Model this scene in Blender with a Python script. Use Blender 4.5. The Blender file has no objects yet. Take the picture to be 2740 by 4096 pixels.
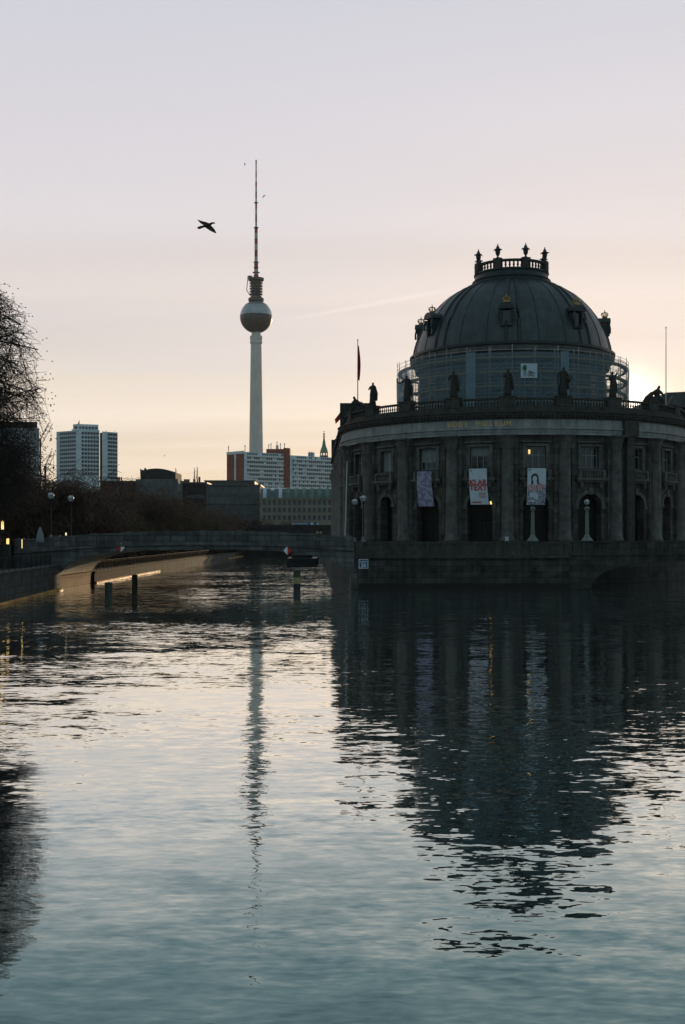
import bpy, math, random
from mathutils import Vector, Matrix
random.seed(7)
sc = bpy.context.scene
COL = sc.collection
PI = math.pi; R_ = math.radians
F = 4700.0; CH = 5.3; HY = 2150.0; CXP = 1370.0

def at(px, py, D):
    """world point at depth D (metres) seen at a given place of the photograph"""
    return Vector(((px - CXP) / F * D, D, CH + (HY - py) / F * D))

ORG = {}
def tag(o, label=None, cat=None, group=None, kind=None):
    if label: o['label'] = label
    if cat: o['category'] = cat
    if group: o['group'] = group
    if kind: o['kind'] = kind
    return o

def empty(name, loc=(0, 0, 0), label=None, cat=None, group=None, rz=0):
    o = bpy.data.objects.new(name, None); COL.objects.link(o)
    o.location = loc; o.rotation_euler = (0, 0, rz); o.empty_display_size = .5
    ORG[o.name] = Vector(loc)
    return tag(o, label, cat, group)

class MB:
    def __init__(s): s.v = []; s.f = []
    def add(s, vs, fs):
        n = len(s.v); s.v.extend([tuple(p) for p in vs]); s.f.extend([tuple(i + n for i in f) for f in fs]); return s
    def hexa(s, p):   # 8 points: bottom ccw 0-3, top 4-7
        return s.add(p, [(3, 2, 1, 0), (4, 5, 6, 7), (0, 1, 5, 4), (1, 2, 6, 5), (2, 3, 7, 6), (3, 0, 4, 7)])
    def box(s, x0, x1, y0, y1, z0, z1):
        return s.hexa([(x0, y0, z0), (x1, y0, z0), (x1, y1, z0), (x0, y1, z0), (x0, y0, z1), (x1, y0, z1), (x1, y1, z1), (x0, y1, z1)])
    def obox(s, c, w, d, h, a=0):   # centre of base, rotated about z
        ca, sa = math.cos(a), math.sin(a); P = []
        for z in (0, h):
            for x, y in ((-w/2, -d/2), (w/2, -d/2), (w/2, d/2), (-w/2, d/2)):
                P.append((c[0] + x*ca - y*sa, c[1] + x*sa + y*ca, c[2] + z))
        return s.hexa(P)
    def prism(s, poly, z0, z1):     # poly in xy
        n = len(poly); P = [(x, y, z0) for x, y in poly] + [(x, y, z1) for x, y in poly]
        return s.add(P, [tuple(range(n))[::-1], tuple(range(n, 2*n))] + [(i, (i+1) % n, (i+1) % n + n, i + n) for i in range(n)])
    def xprism(s, poly, y0, y1):    # poly in xz
        n = len(poly); P = [(x, y0, z) for x, z in poly] + [(x, y1, z) for x, z in poly]
        return s.add(P, [tuple(range(n)), tuple(range(n, 2*n))[::-1]] + [((i+1) % n, i, i + n, (i+1) % n + n) for i in range(n)])
    def tube(s, pts, rad, n=6, cap=True, sx=1, ref=None):
        pts = [Vector(p) for p in pts]
        if not hasattr(rad, '__len__'): rad = [rad] * len(pts)
        V = []; m = len(pts)
        for i, p in enumerate(pts):
            d = (pts[min(i+1, m-1)] - pts[max(i-1, 0)])
            if d.length < 1e-9: d = Vector((0, 0, 1))
            d.normalize()
            r = Vector(ref) if ref else (Vector((0, 0, 1)) if abs(d.z) < .9 else Vector((0, 1, 0)))
            u = d.cross(r).normalized(); w = u.cross(d)
            for k in range(n):
                a = 2*PI*k/n
                V.append(p + (u*math.cos(a)*sx + w*math.sin(a)) * rad[i])
        Fc = [(i*n+k, i*n+(k+1) % n, (i+1)*n+(k+1) % n, (i+1)*n+k) for i in range(m-1) for k in range(n)]
        if cap: Fc += [tuple(range(n))[::-1], tuple(range((m-1)*n, m*n))]
        return s.add(V, Fc)
    def lathe(s, c, prof, n=24, a0=0, a1=2*PI, sy=1.0, wob=None, rot=0):
        full = abs(a1 - a0 - 2*PI) < 1e-6; k = n if full else n + 1; V = []
        for (r, z) in prof:
            for i in range(k):
                a = a0 + (a1-a0)*i/n
                rr = r * (wob(a, z) if wob else 1)
                x, y = rr*math.sin(a), -rr*math.cos(a)*sy
                V.append((c[0] + x*math.cos(rot) - y*math.sin(rot), c[1] + x*math.sin(rot) + y*math.cos(rot), c[2] + z))
        m = len(prof); Fc = []
        for j in range(m-1):
            for i in range(n):
                i2 = (i+1) % k
                Fc.append((j*k+i, j*k+i2, (j+1)*k+i2, (j+1)*k+i))
        return s.add(V, Fc)
    def arc(s, c, r0, r1, z0, z1, a0, a1, seg):   # curved block, angles: 0 faces the camera side (-y)
        for i in range(seg):
            b0 = a0 + (a1-a0)*i/seg; b1 = a0 + (a1-a0)*(i+1)/seg
            g = lambda r, b, z: (c[0] + r*math.sin(b), c[1] - r*math.cos(b), z)
            V = [g(r1, b0, z0), g(r1, b1, z0), g(r0, b1, z0), g(r0, b0, z0), g(r1, b0, z1), g(r1, b1, z1), g(r0, b1, z1), g(r0, b0, z1)]
            fc = [(3, 2, 1, 0), (4, 5, 6, 7), (0, 1, 5, 4), (2, 3, 7, 6)]
            if i == 0: fc.append((3, 0, 4, 7))
            if i == seg-1: fc.append((1, 2, 6, 5))
            s.add(V, fc)
        return s
    def ball(s, c, r, nu=10, nv=7, sz=1.0, sx=1.0):
        V = [(c[0], c[1], c[2]-r*sz)]
        for j in range(1, nv):
            t = -PI/2 + PI*j/nv
            for i in range(nu):
                a = 2*PI*i/nu
                V.append((c[0]+r*sx*math.cos(t)*math.cos(a), c[1]+r*math.cos(t)*math.sin(a), c[2]+r*sz*math.sin(t)))
        V.append((c[0], c[1], c[2]+r*sz)); L = len(V)-1
        Fc = [(0, 1+(i+1) % nu, 1+i) for i in range(nu)]
        for j in range(nv-2):
            for i in range(nu):
                a = 1+j*nu; Fc.append((a+i, a+(i+1) % nu, a+nu+(i+1) % nu, a+nu+i))
        a = 1+(nv-2)*nu
        Fc += [(a+i, a+(i+1) % nu, L) for i in range(nu)]
        return s.add(V, Fc)
    def build(s, name, mat, parent=None, smooth=False, org=None):
        o0 = org
        if o0 is None: o0 = ORG.get(parent.name, Vector((0, 0, 0))) if parent else Vector((0, 0, 0))
        o0 = Vector(o0)
        me = bpy.data.meshes.new(name)
        me.from_pydata([(x-o0.x, y-o0.y, z-o0.z) for x, y, z in s.v], [], s.f)
        if smooth: me.polygons.foreach_set('use_smooth', [True]*len(me.polygons))
        if mat: me.materials.append(mat)
        me.update()
        o = bpy.data.objects.new(name, me); COL.objects.link(o)
        if parent: o.parent = parent; ORG[o.name] = ORG.get(parent.name, Vector((0, 0, 0)))
        else: o.location = o0; ORG[o.name] = o0
        return o

def copy_tree(o, parent=None):
    c = o.copy(); COL.objects.link(c); c.parent = parent
    for ch in list(o.children): copy_tree(ch, c)
    return c

def smooth_angle(o, deg=35):
    me = o.data
    me.polygons.foreach_set('use_smooth', [True]*len(me.polygons))
    try: me.set_sharp_from_angle(angle=R_(deg))
    except Exception: pass

# ------------------------------------------------------------------ materials
def mat(name, col, rough=.7, var=.25, scale=1.0, bump=0., spec=.3, metal=0, brick=None, col2=None, streak=0, trans=None, emit=None, estr=0):
    m = bpy.data.materials.new(name); m.use_nodes = True
    nt = m.node_tree; N = nt.nodes; L = nt.links
    b = N['Principled BSDF']; b.inputs['Roughness'].default_value = rough
    b.inputs['Specular IOR Level'].default_value = spec; b.inputs['Metallic'].default_value = metal
    tc = N.new('ShaderNodeTexCoord')
    nz = N.new('ShaderNodeTexNoise'); nz.inputs['Scale'].default_value = scale; nz.inputs['Detail'].default_value = 6; nz.inputs['Roughness'].default_value = .65
    L.new(tc.outputs['Object'], nz.inputs['Vector'])
    rp = N.new('ShaderNodeValToRGB')
    c2 = col2 or tuple(min(1, c*(1+var)) for c in col); c1 = tuple(c*(1-var) for c in col)
    rp.color_ramp.elements[0].position = .3; rp.color_ramp.elements[1].position = .72
    rp.color_ramp.elements[0].color = (*c1, 1); rp.color_ramp.elements[1].color = (*c2, 1)
    L.new(nz.outputs['Fac'], rp.inputs['Fac']); last = rp.outputs['Color']
    if streak:     # rain streaks, long in z
        mp = N.new('ShaderNodeMapping'); mp.inputs['Scale'].default_value = (2.2, 2.2, .12)
        n2 = N.new('ShaderNodeTexNoise'); n2.inputs['Scale'].default_value = 1.0; n2.inputs['Detail'].default_value = 4
        L.new(tc.outputs['Object'], mp.inputs['Vector']); L.new(mp.outputs[0], n2.inputs['Vector'])
        r2 = N.new('ShaderNodeValToRGB'); r2.color_ramp.elements[0].position = .35; r2.color_ramp.elements[1].position = .65
        r2.color_ramp.elements[0].color = (1-streak,)*3+(1,); r2.color_ramp.elements[1].color = (1, 1, 1, 1)
        L.new(n2.outputs['Fac'], r2.inputs['Fac'])
        mx = N.new('ShaderNodeMix'); mx.data_type = 'RGBA'; mx.blend_type = 'MULTIPLY'; mx.inputs['Factor'].default_value = 1
        L.new(last, mx.inputs['A']); L.new(r2.outputs['Color'], mx.inputs['B']); last = mx.outputs['Result']
    hgt = nz.outputs['Fac']
    if brick:      # (width, height) of the ashlar blocks in metres, coordinates: angle-free (x+y, z)
        sp = N.new('ShaderNodeSeparateXYZ'); L.new(tc.outputs['Object'], sp.inputs[0])
        if len(brick) > 2:   # cylindrical: u = atan2 * R
            at2 = N.new('ShaderNodeMath'); at2.operation = 'ARCTAN2'; L.new(sp.outputs[0], at2.inputs[0])
            ng = N.new('ShaderNodeMath'); ng.operation = 'MULTIPLY'; ng.inputs[1].default_value = -1; L.new(sp.outputs[1], ng.inputs[0]); L.new(ng.outputs[0], at2.inputs[1])
            ml = N.new('ShaderNodeMath'); ml.operation = 'MULTIPLY'; ml.inputs[1].default_value = brick[2]; L.new(at2.outputs[0], ml.inputs[0]); u = ml.outputs[0]
        else:
            ad = N.new('ShaderNodeMath'); ad.operation = 'ADD'; L.new(sp.outputs[0], ad.inputs[0]); L.new(sp.outputs[1], ad.inputs[1]); u = ad.outputs[0]
        cb = N.new('ShaderNodeCombineXYZ'); L.new(u, cb.inputs[0]); L.new(sp.outputs[2], cb.inputs[1])
        bt = N.new('ShaderNodeTexBrick'); bt.inputs['Scale'].default_value = 1; bt.inputs['Brick Width'].default_value = brick[0]
        bt.inputs['Row Height'].default_value = brick[1]; bt.inputs['Mortar Size'].default_value = .02; bt.inputs['Mortar Smooth'].default_value = .3
        bt.inputs['Color1'].default_value = (.68, .68, .68, 1); bt.inputs['Color2'].default_value = (1.2, 1.18, 1.15, 1); bt.inputs['Mortar'].default_value = (.35, .35, .35, 1)
        if name.endswith('panel'): bt.inputs['Color1'].default_value = (.9, .9, .9, 1); bt.inputs['Color2'].default_value = (1.05, 1.05, 1.05, 1); bt.inputs['Mortar'].default_value = (.7, .7, .7, 1)
        L.new(cb.outputs[0], bt.inputs['Vector'])
        mx = N.new('ShaderNodeMix'); mx.data_type = 'RGBA'; mx.blend_type = 'MULTIPLY'; mx.inputs['Factor'].default_value = 1
        L.new(last, mx.inputs['A']); L.new(bt.outputs['Color'], mx.inputs['B']); last = mx.outputs['Result']
        bb = N.new('ShaderNodeBump'); bb.inputs['Strength'].default_value = .7; bb.inputs['Distance'].default_value = .04; bb.invert = True
        L.new(bt.outputs['Fac'], bb.inputs['Height']); nrm = bb
    else: nrm = None
    if bump:
        bp = N.new('ShaderNodeBump'); bp.inputs['Strength'].default_value = .8; bp.inputs['Distance'].default_value = bump
        L.new(hgt, bp.inputs['Height'])
        if nrm: L.new(nrm.outputs[0], bp.inputs['Normal'])
        nrm = bp
    if nrm: L.new(nrm.outputs[0], b.inputs['Normal'])
    L.new(last, b.inputs['Base Color'])
    if emit:
        b.inputs['Emission Color'].default_value = (*emit, 1); b.inputs['Emission Strength'].default_value = estr
    return m

M = {}
M['facade'] = mat('sooty_sandstone', (.112, .104, .095), .85, .5, .6, .02, brick=(1.5, .62, 22.3), streak=.35)
M['stone'] = mat('weathered_sandstone', (.148, .139, .128), .85, .45, 1.0, .02, streak=.3)
M['frieze'] = mat('pale_sandstone', (.34, .345, .335), .8, .25, 1.0, .01, streak=.3)
M['sootstone'] = mat('blackened_stone', (.075, .07, .062), .9, .4, 1.5, .03, streak=.3)
M['quay'] = mat('quay_blocks', (.075, .073, .066), .9, .45, .7, .04, brick=(1.3, .6), streak=.4)
M['bridgestone'] = mat('bridge_blocks', (.14, .138, .135), .85, .35, .6, .03, brick=(1.6, .55), streak=.3)
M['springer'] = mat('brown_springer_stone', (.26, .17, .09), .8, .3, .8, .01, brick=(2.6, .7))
M['soffit'] = mat('vault_plaster', (.66, .61, .52), .85, .2, .8, .01)
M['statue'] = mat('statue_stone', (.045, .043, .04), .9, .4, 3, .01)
M['copper'] = mat('dull_dome_sheet', (.046, .064, .068), .45, .35, .6, .006, spec=.5, streak=.35)
M['copperdark'] = mat('dark_dome_sheet', (.03, .038, .04), .5, .3, 1, .006, spec=.4)
M['gilt'] = mat('gilt', (.5, .34, .12), .45, .2, 4, 0, metal=.9)
M['gold_letter'] = mat('gold_leaf_letter', (.85, .55, .2), .45, .15, 4, 0, metal=.3)
M['glass'] = mat('window_glass', (.012, .016, .018), .08, .3, .6, .02, spec=.8)
M['blind'] = mat('window_blind', (.25, .27, .28), .6, .15, 3)
M['winframe'] = mat('window_frame_paint', (.22, .23, .22), .6, .15, 3)
M['door'] = mat('dark_wood', (.02, .016, .012), .6, .4, 3)
M['iron'] = mat('dark_iron', (.022, .026, .027), .85, .3, 5, spec=.12)
M['lamppost'] = mat('grey_green_post', (.17, .185, .175), .7, .3, 3, .01)
M['globe'] = mat('milky_lamp_glass', (.45, .5, .52), .3, .05, 3, spec=.5)
M['lamplit'] = mat('lit_lamp', (.9, .7, .3), .5, .02, 1, emit=(1, .66, .22), estr=1.3)
M['lampwhite'] = mat('lit_lamp_pale', (.9, .85, .6), .5, .02, 1, emit=(1, .88, .5), estr=.9)
M['tower'] = mat('tower_concrete', (.8, .75, .67), .8, .1, .08, .02, streak=.15)
M['steel'] = mat('steel_facets', (.4, .42, .43), .36, .2, .25, .05, metal=.75)
M['darksteel'] = mat('dark_steel_band', (.12, .11, .1), .5, .3, .4, metal=.3)
M['deck'] = mat('platform_steel', (.12, .12, .11), .6, .3, .5)
M['red'] = mat('red_paint', (.34, .1, .07), .6, .2, .6)
M['white'] = mat('white_paint', (.5, .5, .5), .6, .1, .6)
M['signred'] = mat('sign_red', (.55, .05, .03), .5, .1, 4)
M['signwhite'] = mat('sign_white', (.85, .87, .88), .5, .05, 4)
M['signblue'] = mat('sign_blue', (.03, .09, .2), .5, .1, 4)
M['yellow'] = mat('faded_yellow_paint', (.3, .28, .12), .7, .3, 5)
M['pile'] = mat('pile_steel', (.05, .055, .06), .6, .4, 4)
M['greenpile'] = mat('mossy_paint', (.06, .075, .045), .8, .4, 4)
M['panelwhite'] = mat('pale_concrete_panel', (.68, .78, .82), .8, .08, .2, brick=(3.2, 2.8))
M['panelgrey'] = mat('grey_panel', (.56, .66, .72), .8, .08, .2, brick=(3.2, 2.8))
M['farwin'] = mat('far_window', (.05, .06, .07), .2, .6, .35, spec=.6)
M['balcony'] = mat('pale_balcony_band', (.74, .75, .72), .8, .08, .4)
M['redpanel'] = mat('brick_red_panel', (.27, .085, .055), .8, .2, .3, brick=(3.2, 2.8))
M['greywall'] = mat('grey_render', (.14, .155, .16), .85, .3, .4, streak=.3)
M['darkwall'] = mat('dark_render', (.05, .046, .046), .85, .3, .4, streak=.3)
M['ochre'] = mat('warm_render', (.3, .28, .22), .85, .2, .4, streak=.25)
M['roof'] = mat('dark_roof', (.09, .092, .09), .6, .3, .5)
M['roofglass'] = mat('green_roof_glass', (.06, .1, .1), .15, .3, .4, spec=.7)
M['roofpale'] = mat('pale_roof_blind', (.55, .62, .66), .4, .1, .4)
M['verdigris'] = mat('verdigris', (.16, .24, .19), .7, .3, .4)
M['bark'] = mat('bark', (.045, .035, .028), .9, .4, 3, .02)
M['twig'] = mat('twigs', (.095, .06, .045), .9, .5, .4)
M['twiggreen'] = mat('brown_leaf_twigs', (.09, .07, .04), .9, .5, .4)
M['bird'] = mat('feathers', (.05, .035, .025), .8, .4, 12)
M['land'] = mat('ground', (.07, .068, .06), .95, .4, .3, .03)
M['paving'] = mat('paving_stone', (.13, .125, .115), .85, .3, .5, .01, brick=(1.0, 1.0))
M['cloth_red'] = mat('flag_cloth', (.35, .03, .025), .8, .4, 2)
M['plank'] = mat('scaffold_plank', (.4, .3, .17), .8, .3, 2)
M['pole'] = mat('galvanised_pole', (.42, .46, .48), .5, .2, 3, metal=.3)
M['hull'] = mat('dark_hull', (.02, .022, .025), .5, .3, 1)
M['ledge'] = mat('wet_sungold_ledge', (.55, .27, .07), .5, .6, .8, .02, spec=.2, brick=(2.4, .8))  # gold gleam of the low sun is put into the ledge colour
M['cloth_pale'] = mat('pale_canvas', (.22, .25, .27), .8, .1, 4)
M['red_small'] = mat('dark_red_ink', (.5, .08, .07), .7, .1, 3)
M['ink'] = mat('dark_ink', (.06, .05, .06), .7, .2, 3)

def banner_mat(name, base, ink, thr, scale, w=None):
    m = bpy.data.materials.new(name); m.use_nodes = True; nt = m.node_tree; N = nt.nodes; L = nt.links
    b = N['Principled BSDF']; b.inputs['Roughness'].default_value = .75
    tc = N.new('ShaderNodeTexCoord'); nz = N.new('ShaderNodeTexNoise'); nz.inputs['Scale'].default_value = scale; nz.inputs['Detail'].default_value = 5
    L.new(tc.outputs['Object'], nz.inputs['Vector']); rp = N.new('ShaderNodeValToRGB')
    rp.color_ramp.elements[0].position = thr-.02; rp.color_ramp.elements[1].position = thr+.02
    rp.color_ramp.elements[0].color = (*ink, 1); rp.color_ramp.elements[1].color = (*base, 1)
    L.new(nz.outputs['Fac'], rp.inputs['Fac']); L.new(rp.outputs[0], b.inputs['Base Color'])
    return m
M['ban_plain'] = mat('banner_fabric', (.55, .62, .68), .75, .1, 2)
M['ban_lilac'] = banner_mat('lilac_print', (.34, .33, .44), (.2, .18, .28), .5, 2.2)
M['ban_speck'] = banner_mat('speckled_print', (.5, .54, .6), (.1, .08, .12), .5, 9.5)
M['ban_redspeck'] = banner_mat('red_speckled_print', (.6, .5, .55), (.35, .08, .1), .5, 10)

def net_mat(name, col, alpha):
    m = bpy.data.materials.new(name); m.use_nodes = True; nt = m.node_tree; N = nt.nodes; L = nt.links
    b = N['Principled BSDF']; b.inputs['Roughness'].default_value = .8; b.inputs['Base Color'].default_value = (*col, 1)
    tc = N.new('ShaderNodeTexCoord'); mp = N.new('ShaderNodeMapping'); mp.inputs['Scale'].default_value = (.35, .35, 1.4)
    nz = N.new('ShaderNodeTexNoise'); nz.inputs['Scale'].default_value = 1.2; nz.inputs['Detail'].default_value = 5
    L.new(tc.outputs['Object'], mp.inputs[0]); L.new(mp.outputs[0], nz.inputs['Vector'])
    mr = N.new('ShaderNodeMapRange'); mr.inputs['From Min'].default_value = .3; mr.inputs['From Max'].default_value = .7
    mr.inputs['To Min'].default_value = alpha-.12; mr.inputs['To Max'].default_value = alpha+.12
    L.new(nz.outputs['Fac'], mr.inputs['Value']); L.new(mr.outputs[0], b.inputs['Alpha'])
    return m
M['net'] = net_mat('dust_net', (.14, .21, .24), .46)
M['net2'] = net_mat('double_dust_net', (.2, .28, .33), .8)

def water_mat():
    m = bpy.data.materials.new('river_water'); m.use_nodes = True; nt = m.node_tree; N = nt.nodes; L = nt.links
    for n in list(N): N.remove(n)
    out = N.new('ShaderNodeOutputMaterial'); tc = N.new('ShaderNodeTexCoord')
    def noise(scale, sx, sy, det, rot=0, dist=0):
        mp = N.new('ShaderNodeMapping'); mp.inputs['Scale'].default_value = (sx, sy, 1); mp.inputs['Rotation'].default_value = (0, 0, rot)
        L.new(tc.outputs['Object'], mp.inputs[0])
        nz = N.new('ShaderNodeTexNoise'); nz.inputs['Scale'].default_value = scale; nz.inputs['Detail'].default_value = det; nz.inputs['Roughness'].default_value = .5
        nz.inputs['Distortion'].default_value = dist
        L.new(mp.outputs[0], nz.inputs['Vector']); return nz.outputs['Fac']
    def math_(op, a, b):
        n = N.new('ShaderNodeMath'); n.operation = op
        for i, v in enumerate((a, b)):
            if isinstance(v, (int, float)): n.inputs[i].default_value = v
            else: L.new(v, n.inputs[i])
        return n.outputs[0]
    def vm(op, a, b=None, sc=None):
        n = N.new('ShaderNodeVectorMath'); n.operation = op
        for i, v in enumerate((a, b)):
            if v is None: continue
            if isinstance(v, tuple): n.inputs[i].default_value = v
            else: L.new(v, n.inputs[i])
        if sc is not None:
            if isinstance(sc, float): n.inputs['Scale'].default_value = sc
            else: L.new(sc, n.inputs['Scale'])
        return n.outputs[0]
    def slope(scale, sx, sy, det, rot, dist, ax, ay):
        mp = N.new('ShaderNodeMapping'); mp.inputs['Scale'].default_value = (sx, sy, 1); mp.inputs['Rotation'].default_value = (0, 0, rot)
        L.new(tc.outputs['Object'], mp.inputs[0])
        nz = N.new('ShaderNodeTexNoise'); nz.inputs['Scale'].default_value = scale; nz.inputs['Detail'].default_value = det; nz.inputs['Roughness'].default_value = .5
        nz.inputs['Distortion'].default_value = dist; L.new(mp.outputs[0], nz.inputs['Vector'])
        return vm('MULTIPLY', vm('SUBTRACT', nz.outputs['Color'], (.5, .5, .5)), (ax, ay, 0))
    # surface slopes of the swell, the ripples and the fine ripples
    s1 = slope(.45, .6, 1.1, 1.0, .2, .2, *W1)
    s2 = slope(2.9, .42, 1.1, 1.5, -.12, .5, *W2)
    s3 = slope(9.5, .45, 1.1, 1.0, .08, .3, *W3)
    patch = noise(.045, .35, 1.3, 3.0, .12)
    pr = N.new('ShaderNodeMapRange'); pr.inputs['From Min'].default_value = .42; pr.inputs['From Max'].default_value = .68
    pr.inputs['To Min'].default_value = .65; pr.inputs['To Max'].default_value = 2.2; L.new(patch, pr.inputs['Value'])
    tot = vm('ADD', s1, vm('SCALE', vm('ADD', s2, s3), sc=pr.outputs[0]))
    bp_n = vm('NORMALIZE', vm('ADD', tot, (0., 0., 1.)))
    class _B: outputs = [bp_n]
    bp = _B
    fr = N.new('ShaderNodeFresnel'); fr.inputs['IOR'].default_value = 1.333; L.new(bp.outputs[0], fr.inputs['Normal'])
    rp = N.new('ShaderNodeValToRGB'); cr = rp.color_ramp
    pts = W_RAMP
    cr.elements[0].position = pts[0][0]; cr.elements[0].color = (*pts[0][1], 1)
    cr.elements[1].position = pts[-1][0]; cr.elements[1].color = (*pts[-1][1], 1)
    for p, c in pts[1:-1]:
        e = cr.elements.new(p); e.color = (*c, 1)
    L.new(fr.outputs[0], rp.inputs['Fac'])
    gl = N.new('ShaderNodeBsdfGlossy'); gl.inputs['Roughness'].default_value = .012
    L.new(rp.outputs[0], gl.inputs['Color']); L.new(bp.outputs[0], gl.inputs['Normal'])
    df = N.new('ShaderNodeBsdfDiffuse'); df.inputs['Color'].default_value = (.003, .006, .006, 1)
    ad = N.new('ShaderNodeAddShader'); L.new(gl.outputs[0], ad.inputs[0]); L.new(df.outputs[0], ad.inputs[1])
    L.new(ad.outputs[0], out.inputs['Surface'])
    return m
W1, W2, W3 = (.03, .07), (.052, .135), (.04, .09)
W_RAMP = [(0., (.0, .0, .0)), (.06, (.05, .09, .10)), (.12, (.155, .25, .25)), (.19, (.38, .46, .45)), (.26, (.64, .70, .69)), (.40, (.88, .88, .85)), (1., (1, 1, 1))]
M['water'] = water_mat()

# ------------------------------------------------------------------ world, sun, camera
SUN_EL = R_(6.0); SUN_AZ = R_(13.6)     # azimuth to the right of the view direction (+y)
sd = Vector((math.sin(SUN_AZ)*math.cos(SUN_EL), math.cos(SUN_AZ)*math.cos(SUN_EL), math.sin(SUN_EL)))
def make_world():
    w = bpy.data.worlds.new('World'); sc.world = w; w.use_nodes = True
    nt = w.node_tree; N = nt.nodes; L = nt.links
    for n in list(N): N.remove(n)
    out = N.new('ShaderNodeOutputWorld')
    sky = N.new('ShaderNodeTexSky'); sky.sky_type = 'NISHITA'; sky.sun_disc = False
    sky.sun_elevation = SUN_EL; sky.sun_rotation = SUN_AZ; sky.air_density = 1.2; sky.dust_density = 2.0
    bg0 = N.new('ShaderNodeBackground'); bg0.inputs['Strength'].default_value = .05; L.new(sky.outputs[0], bg0.inputs['Color'])
    tc = N.new('ShaderNodeTexCoord'); sp = N.new('ShaderNodeSeparateXYZ'); L.new(tc.outputs['Generated'], sp.inputs[0])
    def mth(op, a, b=0, c=None):
        n = N.new('ShaderNodeMath'); n.operation = op
        for i, v in enumerate((a, b) if c is None else (a, b, c)):
            if isinstance(v, (int, float)): n.inputs[i].default_value = v
            else: L.new(v, n.inputs[i])
        return n.outputs[0]
    # cloud veil streaks: noise on the direction projected on a high plane
    zz = mth('MAXIMUM', sp.outputs[2], .03)
    ux = mth('DIVIDE', sp.outputs[0], mth('ADD', zz, .08)); uy = mth('DIVIDE', sp.outputs[1], mth('ADD', zz, .08))
    cb = N.new('ShaderNodeCombineXYZ'); L.new(ux, cb.inputs[0]); L.new(uy, cb.inputs[1])
    mp = N.new('ShaderNodeMapping'); mp.inputs['Scale'].default_value = (.13, .85, 1); mp.inputs['Rotation'].default_value = (0, 0, R_(4)); L.new(cb.outputs[0], mp.inputs[0])
    nz = N.new('ShaderNodeTexNoise'); nz.inputs['Scale'].default_value = .9; nz.inputs['Detail'].default_value = 6; nz.inputs['Roughness'].default_value = .55; nz.inputs['Distortion'].default_value = .6
    L.new(mp.outputs[0], nz.inputs['Vector'])
    cl = N.new('ShaderNodeMapRange'); cl.inputs['From Min'].default_value = .3; cl.inputs['From Max'].default_value = .7
    cl.inputs['To Min'].default_value = -1; cl.inputs['To Max'].default_value = 1; cl.clamp = True; L.new(nz.outputs['Fac'], cl.inputs['Value'])
    # elevation ramp, slightly shifted by the streaks
    el = mth('ADD', sp.outputs[2], mth('MULTIPLY', cl.outputs[0], .028))
    rp = N.new('ShaderNodeValToRGB'); cr = rp.color_ramp
    pts = SKY
    cr.elements[0].position = pts[0][0]; cr.elements[0].color = (*pts[0][1], 1)
    cr.elements[1].position = pts[-1][0]; cr.elements[1].color = (*pts[-1][1], 1)
    for p, c in pts[1:-1]:
        e = cr.elements.new(p); e.color = (*c, 1)
    L.new(el, rp.inputs['Fac'])
    # brightness: streaks, side of the sky away from the dawn is much darker
    br = mth('MULTIPLY_ADD', cl.outputs[0], .10, 1.1)
    mr = N.new('ShaderNodeMapRange'); mr.interpolation_type = 'SMOOTHSTEP'
    mr.inputs['From Min'].default_value = -.35; mr.inputs['From Max'].default_value = .8; mr.inputs['To Min'].default_value = 0; mr.inputs['To Max'].default_value = 1
    L.new(sp.outputs[1], mr.inputs['Value'])
    mc = N.new('ShaderNodeMix'); mc.data_type = 'RGBA'; mc.blend_type = 'MULTIPLY'; mc.inputs['Factor'].default_value = 1
    mc.blend_type = 'MIX'; L.new(mr.outputs[0], mc.inputs['Factor']); mc.inputs['A'].default_value = (*BACKC, 1); L.new(rp.outputs[0], mc.inputs['B'])
    # glow about the sun
    dt = N.new('ShaderNodeVectorMath'); dt.operation = 'DOT_PRODUCT'; nv = N.new('ShaderNodeVectorMath'); nv.operation = 'NORMALIZE'
    L.new(tc.outputs['Generated'], nv.inputs[0]); L.new(nv.outputs[0], dt.inputs[0]); dt.inputs[1].default_value = sd
    dp = mth('MAXIMUM', dt.outputs['Value'], 0)
    g1 = mth('MULTIPLY', mth('POWER', dp, 9), .02); g2 = mth('MULTIPLY', mth('POWER', dp, 3500), 1.6)
    gs = mth('ADD', g1, g2)
    gc = N.new('ShaderNodeMix'); gc.data_type = 'RGBA'; gc.blend_type = 'ADD'; gc.inputs['Factor'].default_value = 1
    gm = N.new('ShaderNodeMix'); gm.data_type = 'RGBA'; gm.inputs['A'].default_value = (0, 0, 0, 1); gm.inputs['B'].default_value = (1, .88, .74, 1); gm.clamp_factor = False
    L.new(gs, gm.inputs['Factor'])
    # old vapour trail: a thin band along a great circle
    p1 = at(1180, 1280, 1).normalized() if False else None
    a = (at(1190, 1272, 1) - Vector((0, 0, CH))).normalized(); b = (at(1760, 1166, 1) - Vector((0, 0, CH))).normalized(); n_ = a.cross(b).normalized()
    d2 = N.new('ShaderNodeVectorMath'); d2.operation = 'DOT_PRODUCT'; L.new(nv.outputs[0], d2.inputs[0]); d2.inputs[1].default_value = n_
    band = mth('POWER', mth('MAXIMUM', mth('SUBTRACT', 1, mth('MULTIPLY', mth('ABSOLUTE', d2.outputs['Value']), 350)), 0), 1.0)
    mid = ((a+b)/2).normalized(); d3 = N.new('ShaderNodeVectorMath'); d3.operation = 'DOT_PRODUCT'; L.new(nv.outputs[0], d3.inputs[0]); d3.inputs[1].default_value = mid
    msk = N.new('ShaderNodeMapRange'); msk.inputs['From Min'].default_value = math.cos(R_(4.5)); msk.inputs['From Max'].default_value = math.cos(R_(2)); L.new(d3.outputs['Value'], msk.inputs['Value'])
    br = mth('ADD', br, mth('MULTIPLY', mth('MULTIPLY', band, msk.outputs[0]), .09))
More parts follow.
